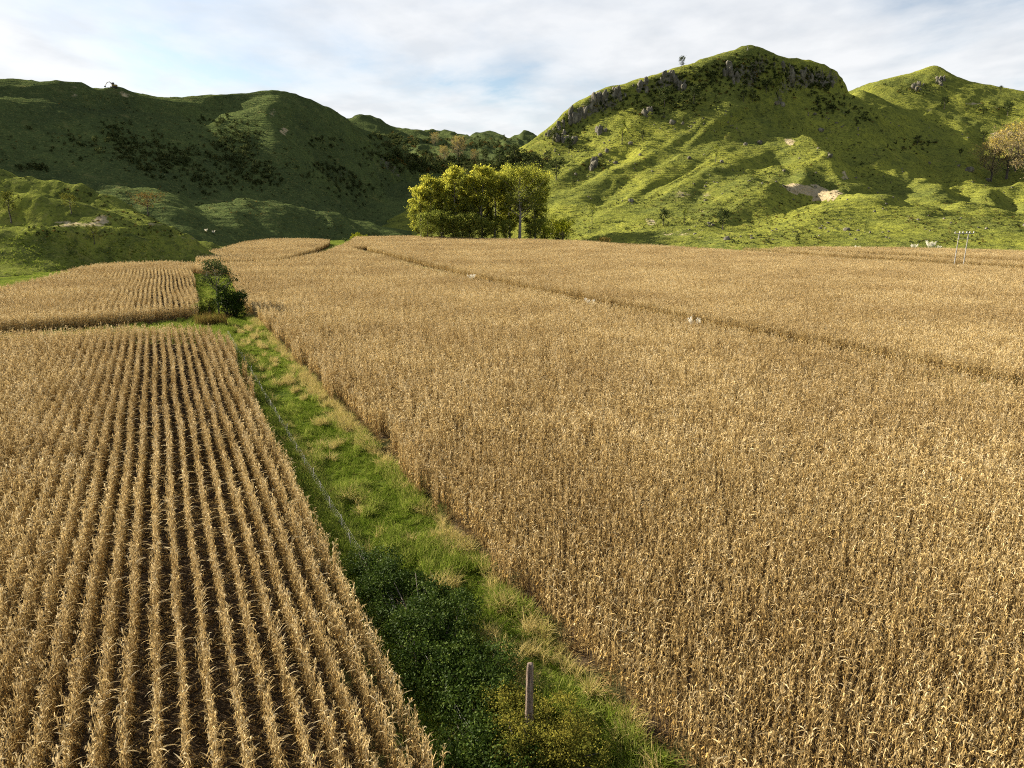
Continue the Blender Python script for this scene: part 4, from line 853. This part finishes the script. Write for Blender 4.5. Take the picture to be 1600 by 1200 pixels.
# single boulders that stand out (u, v, metres, where)
B_ = [(1222, 165, 3.6, 'pale grey boulder pair on the ridge shoulder under the summit, right one'), (1214, 163, 2.6, 'pale grey boulder pair on the ridge shoulder under the summit, left one'), (1273, 181, 2.2, 'small pale boulder in the shade right of the ridge shoulder'), (1283, 205, 3.0, 'pale boulder low in the shaded gully right of the main spur'),
      (1165, 227, 2.6, 'grey boulder in the middle of the lit slope, left of a pair'), (1187, 225, 2.8, 'grey boulder in the middle of the lit slope, right of a pair'), (1077, 248, 2.4, 'dark round boulder alone on the lit left flank'), (1051, 193, 3.6, 'brown boulder below the cliff, larger of two'), (1067, 194, 2.2, 'dark small boulder right of the larger brown one'),
      (1297, 246, 2.6, 'dark trough like boulder on the knob of the main spur'), (1225, 268, 1.8, 'small boulder just above the pale cut bank'), (1128, 254, 2.2, 'grey boulder beside the thin tree on the lit slope'), (948, 238, 3.0, 'pale boulder on the left flank under the long cliff'), (938, 244, 2.4, 'pale boulder left of and below its twin on the left flank'),
      (1498, 260, 2.2, 'pale boulder left of the orange trees'), (1515, 268, 4.2, 'dark broad boulder left of the orange trees'), (1452, 256, 2.0, 'small pale boulder on the right flank'), (1543, 283, 2.6, 'grey boulder below the orange trees'), (1000, 243, 2.0, 'small grey boulder on the upper lit slope'), (985, 226, 2.4, 'grey boulder beside the tall thin tree')]
for i, (u, v, r_, lb) in enumerate(B_):
    p = hit([u], [v], 250)[0][0]; tag(link('boulder', ROCKS[i % 4], None, (float(p[0]), float(p[1]), float(p[2]) + r_ * .15), i * 1.7, r_ * .62), lb, 'boulder')
def area_points(regions, seed, dens=1.0):
    """points on the slopes inside soft-edged patches (u, v, half width, half height, count)"""
    rg = np.random.default_rng(seed); U, V = [], []
    for u, v, ru, rv, k in regions: k = int(k * dens); U.append(u + rg.normal(0, .5, k) * ru); V.append(v + rg.normal(0, .5, k) * rv)
    P, ok = hit(np.concatenate(U), np.concatenate(V), 200, 1450, 700); U = np.concatenate(U); V = np.concatenate(V)
    sk = np.interp(U, [q[0] for q in SKY_R], [q[1] for q in SKY_R]); ok &= ~((U > 830) & (U < 1310) & (V < sk + 9)); return P[ok]
CL_R = [(868, 205, 16, 12, 12), (900, 186, 18, 12, 12), (935, 163, 18, 10, 12), (965, 150, 16, 9, 10), (1003, 138, 14, 9, 10), (1040, 127, 16, 12, 16), (1065, 138, 14, 8, 10), (1140, 118, 18, 8, 8), (1147, 128, 12, 8, 8), (1230, 112, 18, 8, 9), (1262, 124, 18, 9, 10), (1290, 135, 10, 8, 8), (1470, 128, 10, 9, 12), (1435, 140, 16, 5, 8), (885, 222, 18, 6, 8), (925, 262, 9, 6, 7), (940, 205, 12, 6, 5), (1012, 178, 10, 6, 5)]
P = area_points(CL_R, 21); rg = np.random.default_rng(22)
for i, p in enumerate(P):
    sc_ = rg.uniform(1.5, 4.0); right = p[0] > 400
    o = link('rock_outcrop', CLIFF[i % 4], None, (float(p[0]), float(p[1]) + 1, float(p[2]) - .2 * sc_), rg.uniform(0, 6.28), (sc_ * .8, sc_ * .8, sc_))
    up_ = float(to_pix(p)[0])
    where = 'on the pointed second summit' if right else 'at the low left end of the long cliff' if up_ < 920 else 'in the left half of the long cliff' if up_ < 1020 else 'in the cliff below the lone skyline tree' if up_ < 1105 else 'in the cliff right below the highest summit' if up_ < 1200 else 'in the cliff at the right shoulder of the summit'
    tag(o, 'weathered grey rock outcrop ' + where, 'rock', 'rock outcrops ' + where)
def scrub_mesh(seed, n, r, h, size, mat='scrub'):
    return foliage_mesh('scrub_bush', mat, round_blobs(seed, r, h, 6), n, size, seed, (.0, 1.0))
SCRUB = [scrub_mesh(700 + i, 420, 1.6, 2.6, .42) for i in range(4)] + [scrub_mesh(710 + i, 420, 1.3, 4.0, .42) for i in range(2)] + [scrub_mesh(720 + i, 260, 1.2, 1.6, .4, 'rush') for i in range(2)]
S_R = [(1040, 140, 60, 30, 210), (1085, 128, 60, 24, 240), (1140, 112, 60, 26, 260), (1180, 115, 50, 40, 230), (1250, 125, 50, 24, 260), (1285, 135, 26, 16, 120), (960, 165, 60, 20, 130), (880, 210, 40, 20, 120), (1010, 175, 50, 16, 80), (1070, 165, 50, 14, 80), (1310, 160, 30, 16, 60), (1440, 140, 40, 10, 80), (1540, 172, 40, 10, 60), (925, 262, 24, 10, 40), (1290, 172, 30, 10, 40), (1420, 232, 30, 10, 40), (1345, 185, 24, 18, 40), (1440, 225, 20, 8, 30)]
S_L = [(180, 210, 26, 26, 110), (220, 235, 50, 26, 260), (270, 250, 40, 26, 200), (245, 262, 40, 16, 120), (370, 215, 46, 26, 220), (360, 250, 60, 36, 320), (405, 275, 50, 24, 200), (330, 285, 50, 14, 90), (510, 268, 30, 14, 120), (545, 285, 26, 12, 80), (500, 225, 40, 12, 50), (590, 245, 34, 22, 120), (560, 300, 60, 16, 80), (330, 190, 30, 10, 50), (120, 230, 60, 30, 60), (640, 262, 30, 14, 90), (50, 265, 30, 6, 40)]
S_F = [(650, 250, 50, 16, 160), (700, 262, 60, 12, 240), (760, 262, 60, 14, 240), (805, 255, 30, 16, 130), (835, 262, 24, 10, 50), (720, 225, 60, 10, 70), (610, 215, 30, 8, 40), (770, 228, 30, 8, 60), (640, 225, 30, 8, 50)]
def put_scrub(name, reg, seed, label, s0, s1, kinds):
    P = area_points(reg, seed, .75 if seed != 33 else .5); rg = np.random.default_rng(seed + 1); k = len(P)
    return scatter(name, P - [0, 0, .3], rg.uniform(0, 6.28, k), rg.uniform(s0, s1, k), rg.choice(kinds, k), SCRUB, label)
put_scrub('scrub', S_R, 31, 'dark scrub clinging to the cliffs and gullies of the right hill', .45, 1.15, [0, 1, 2, 3, 4, 5, 6])
put_scrub('scrub', S_L, 33, 'dark scrub patches on the shaded face of the left hill', .35, 1.1, [0, 1, 2, 3, 4, 5])
put_scrub('scrub', S_F, 35, 'brown and dark green scrub filling the gap at the head of the valley', .9, 2.2, [0, 1, 2, 3, 4, 5, 6, 7])
# rushes and low tussocks dotted over the pasture
rg = np.random.default_rng(37); q = 7000; u = rg.uniform(830, 1640, q); v = rg.uniform(185, 384, q); P, ok = hit(u, v, 240, 1100, 600); ok &= fbm(P[:, 0] / 30, P[:, 1] / 30, 3, 61) > .0; P = P[ok]; k = len(P)
scatter('tussock', P - [0, 0, .15], rg.uniform(0, 6.28, k), rg.uniform(.12, .40, k) * (1 + (rg.random(k) < .05)), rg.choice([0, 1, 2, 3, 6, 7, 6, 7], k), SCRUB, 'low rushes and tussocks dotted over the pasture of the right hill')
rg = np.random.default_rng(39); q = 2600; u = rg.uniform(-40, 640, q); v = rg.uniform(150, 372, q); P, ok = hit(u, v, 200, 900, 600); ok &= fbm(P[:, 0] / 30, P[:, 1] / 30, 3, 62) > .0; P = P[ok]; k = len(P)
scatter('tussock', P - [0, 0, .15], rg.uniform(0, 6.28, k), rg.uniform(.12, .42, k), rg.choice([0, 1, 2, 3, 6, 7], k), SCRUB, 'low tussocks dotted over the shaded left hill')
rg = np.random.default_rng(40); q = 620; u = rg.uniform(840, 1620, q); v = rg.uniform(175, 375, q); P, ok = hit(u, v, 240, 1100, 600); ok &= fbm(P[:, 0] / 24, P[:, 1] / 24, 3, 63) > .08; P = P[ok]; k = len(P)
scatter('stone', P, rg.uniform(0, 6.28, k), rg.uniform(.25, .8, k) * (1 + (rg.random(k) < .08)), rg.integers(0, 4, k), ROCKS, 'loose grey stones strewn over the right hill')
HT = [tree_parts(1100 + i, 10, 3.0, .25, .22, 14, 520, .75, .8, (.0, .9), leafmat='scrub', barkmat='darkbark', spread=.20) for i in range(3)]       # round evergreen
TH_ = [tree_parts(1110 + i, 12, 1.7, .30, .16, 14, 360, .6, 1.1, (.2, 1), leafmat='willow', barkmat='darkbark', spread=.22) for i in range(2)]      # thin
AU = [tree_parts(1120 + i, 26, 9, .14, .5, 32, 3200, .6, .8, (.1, .9), leafmat='autumn', barkmat='darkbark', spread=.12, top_tint=.5) for i in range(3)]
PALE = tree_parts(1130, 8, 2.5, .40, .16, 16, 1100, .3, .8, (.1, .7), leafmat='olive', barkmat='darkbark', spread=.15)
UMB = tree_parts(1131, 8, 5.0, .35, .2, 20, 1500, .3, .55, (.0, .5), leafmat='rush', barkmat='darkbark', spread=.10)
trees = [ # u, base v, height px, kind, label
 (1065, 106, 15, HT[0], 10, 'lone dark tree on the skyline left of the summit'), (1563, 142, 7, HT[1], 10, 'tiny lone tree on the skyline at far right'), (1475, 171, 18, HT[2], 10, 'dark round tree below the second summit'),
 (1129, 359, 30, HT[0], 10, 'dark round headed tree at the foot of the lower spur'), (1204, 358, 15, TH_[0], 12, 'small thin tree in the shade right of the lower spur'), (1118, 254, 26, TH_[1], 12, 'thin tree standing on the middle of the lit slope'), (1069, 352, 26, TH_[0], 12, 'thin tree at the slope foot, right of a pair'), (1036, 352, 24, HT[1], 10, 'bushy tree at the slope foot, left of a pair'),
 (1161, 160, 16, HT[2], 10, 'round tree under the summit cliff, left of a pair'), (1176, 159, 16, HT[0], 10, 'round tree under the summit cliff, right of a pair'), (1214, 152, 28, TH_[0], 12, 'tall thin tree on the shoulder under the summit'), (1197, 146, 18, HT[1], 10, 'round tree left of the tall thin shoulder tree'), (1084, 163, 24, HT[2], 10, 'dark tree at the cliff foot, right of a pair'), (1038, 168, 26, HT[0], 10, 'dark tree at the cliff foot, left of a pair'), (1015, 194, 16, TH_[1], 12, 'thin tree below the left end of the cliff'), (1004, 220, 14, HT[1], 10, 'small tree on the upper lit slope'), (1277, 168, 12, HT[2], 10, 'low brown tree on the shaded side of the shoulder'),
 (889, 239, 22, HT[0], 10, 'dark tree on the left flank below the cliff'), (972, 227, 36, TH_[1], 12, 'tall thin tree on the left flank'), (834, 259, 19, HT[1], 10, 'dark tree low on the left end of the right hill'), (856, 255, 18, HT[2], 10, 'dark tree at the left end of the hill, beside another'), (869, 282, 30, HT[0], 10, 'large dark tree with pale trunk above the poplars'), (864, 226, 20, HT[1], 10, 'dark tree against the rocks at the left end of the cliff'), (878, 261, 14, HT[2], 10, 'small round tree above the large dark one'), (897, 292, 10, HT[1], 10, 'tiny tree on the slope above the round bush'), (925, 349, 30, TH_[0], 12, 'very thin tree on the slope right of the round bush'),
 (680, 229, 19, AU[0], 26, 'orange brown tree high in the valley gap'), (716, 252, 34, AU[1], 26, 'tall brown tree in the middle of the valley gap'), (694, 255, 24, AU[2], 26, 'brown tree left of the tall one in the valley gap'), (742, 256, 20, AU[0], 26, 'brown tree right of the tall one in the valley gap'), (781, 258, 22, HT[0], 10, 'dark tree at the right side of the valley gap'), (805, 257, 27, HT[2], 10, 'darkest tree where the valley gap meets the right hill'), (758, 256, 20, HT[1], 10, 'dark tree behind the poplars in the valley gap'),
 (1548, 284, 62, AU[0], 26, 'leftmost of the orange autumn trees at the right edge'), (1572, 280, 78, AU[1], 26, 'middle one of the orange autumn trees at the right edge'), (1604, 292, 92, AU[2], 26, 'orange autumn tree cut by the right edge of the picture'), (1586, 268, 60, AU[0], 26, 'orange autumn tree behind the others at the right edge'),
 (1538, 262, 34, AU[2], 26, 'small orange brown tree left of the autumn group'), (1560, 252, 42, AU[0], 26, 'orange brown tree above the left end of the autumn group'), (1596, 250, 44, AU[1], 26, 'yellow orange tree highest in the autumn group'),
 (18, 350, 46, PALE, 8, 'pale leaved tree on the terrace at the left edge'), (112, 337, 31, PALE, 8, 'small pale tree on the nearer spur, right of the edge tree'), (148, 383, 28, PALE, 8, 'low pale tree in front of the shaded bank'), (232, 338, 34, UMB, 8, 'wide brown topped tree at the foot of the left hill'), (33, 269, 10, HT[0], 10, 'tiny bush on the lit crest of the upper spur'),
 (1433, 228, 14, HT[1], 10, 'dark tree in the shaded gully on the right flank'), (1500, 243, 10, HT[2], 10, 'round dark tree left of the orange trees'), (1574, 182, 18, HT[0], 10, 'dark tree on the right flank near the picture edge, upper left'), (1536, 222, 16, HT[1], 10, 'dark tree just above the orange trees')]
for i, (u, v, hp, ms, h0, lb) in enumerate(trees):
    smin = 100 if u < 300 else 250
    p = hit([u], [v], smin)[0][0]; vb_ = float(to_pix(p)[1]); dist = p[1]
    sc_ = hp / F * dist * 1.0 / h0
    tree('hill_tree', lb, u, v, ms, sc_, i * 1.1, 'tree', smin=smin)
# marker on the summit, machine on the left skyline
p = hit([1168], [80], 300)[0][0]; zt = float(surf(p[0], p[1]))
o = tag(link('summit_marker', None, None, (float(p[0]), float(p[1]), zt)), 'tiny survey marker standing on the highest summit', 'marker')
g = G()
for k in range(4): g.tube([[1.1 * math.cos(k * 1.57), 1.1 * math.sin(k * 1.57), -.6], [0, 0, 2.4]], .07, 4, .5)
link('frame', g.mesh('marker_frame', M['pole']), o); g = G(); g.tube([[0, 0, 2.2], [0, 0, 3.6]], [.35, .3], 6, .5); link('drum', g.mesh('marker_drum', M['steel']), o)
xs = at(178, 135, 515); zt = float(surf(xs[0], xs[1]))
o = tag(link('excavator', None, None, (float(xs[0]), float(xs[1]), zt), .1), 'small digging machine with raised arm on the left skyline', 'excavator')
for sy in (-.95, .95):
    g = G(); g.box((0, sy, .45), (3.4, .5, .8)); g.tube([[-1.7, sy - .25, .45], [-1.7, sy + .25, .45]], .4, 6); g.tube([[1.7, sy - .25, .45], [1.7, sy + .25, .45]], .4, 6); link('track', g.mesh('excavator_track', M['steel']), o)
g = G(); g.box((.5, 0, 1.55), (3.0, 2.1, 1.1)); link('body', g.mesh('excavator_body', M['paint']), o)
g = G(); g.box((-.2, -.55, 2.7), (1.4, 1.0, 1.3)); link('cab', g.mesh('excavator_cab', M['steel']), o)
g = G(); g.tube([[-.8, .4, 1.8], [-2.6, .4, 3.9], [-4.2, .4, 3.6]], [.25, .28, .2], 4); link('boom', g.mesh('excavator_boom', M['paint']), o)
g = G(); g.tube([[-4.1, .4, 3.7], [-5.8, .4, 1.4]], [.22, .15], 4); link('arm', g.mesh('excavator_arm', M['paint']), o)
g = G(); g.box((-5.9, .4, .9), (.8, .9, .8)); link('bucket', g.mesh('excavator_bucket', M['steel']), o)
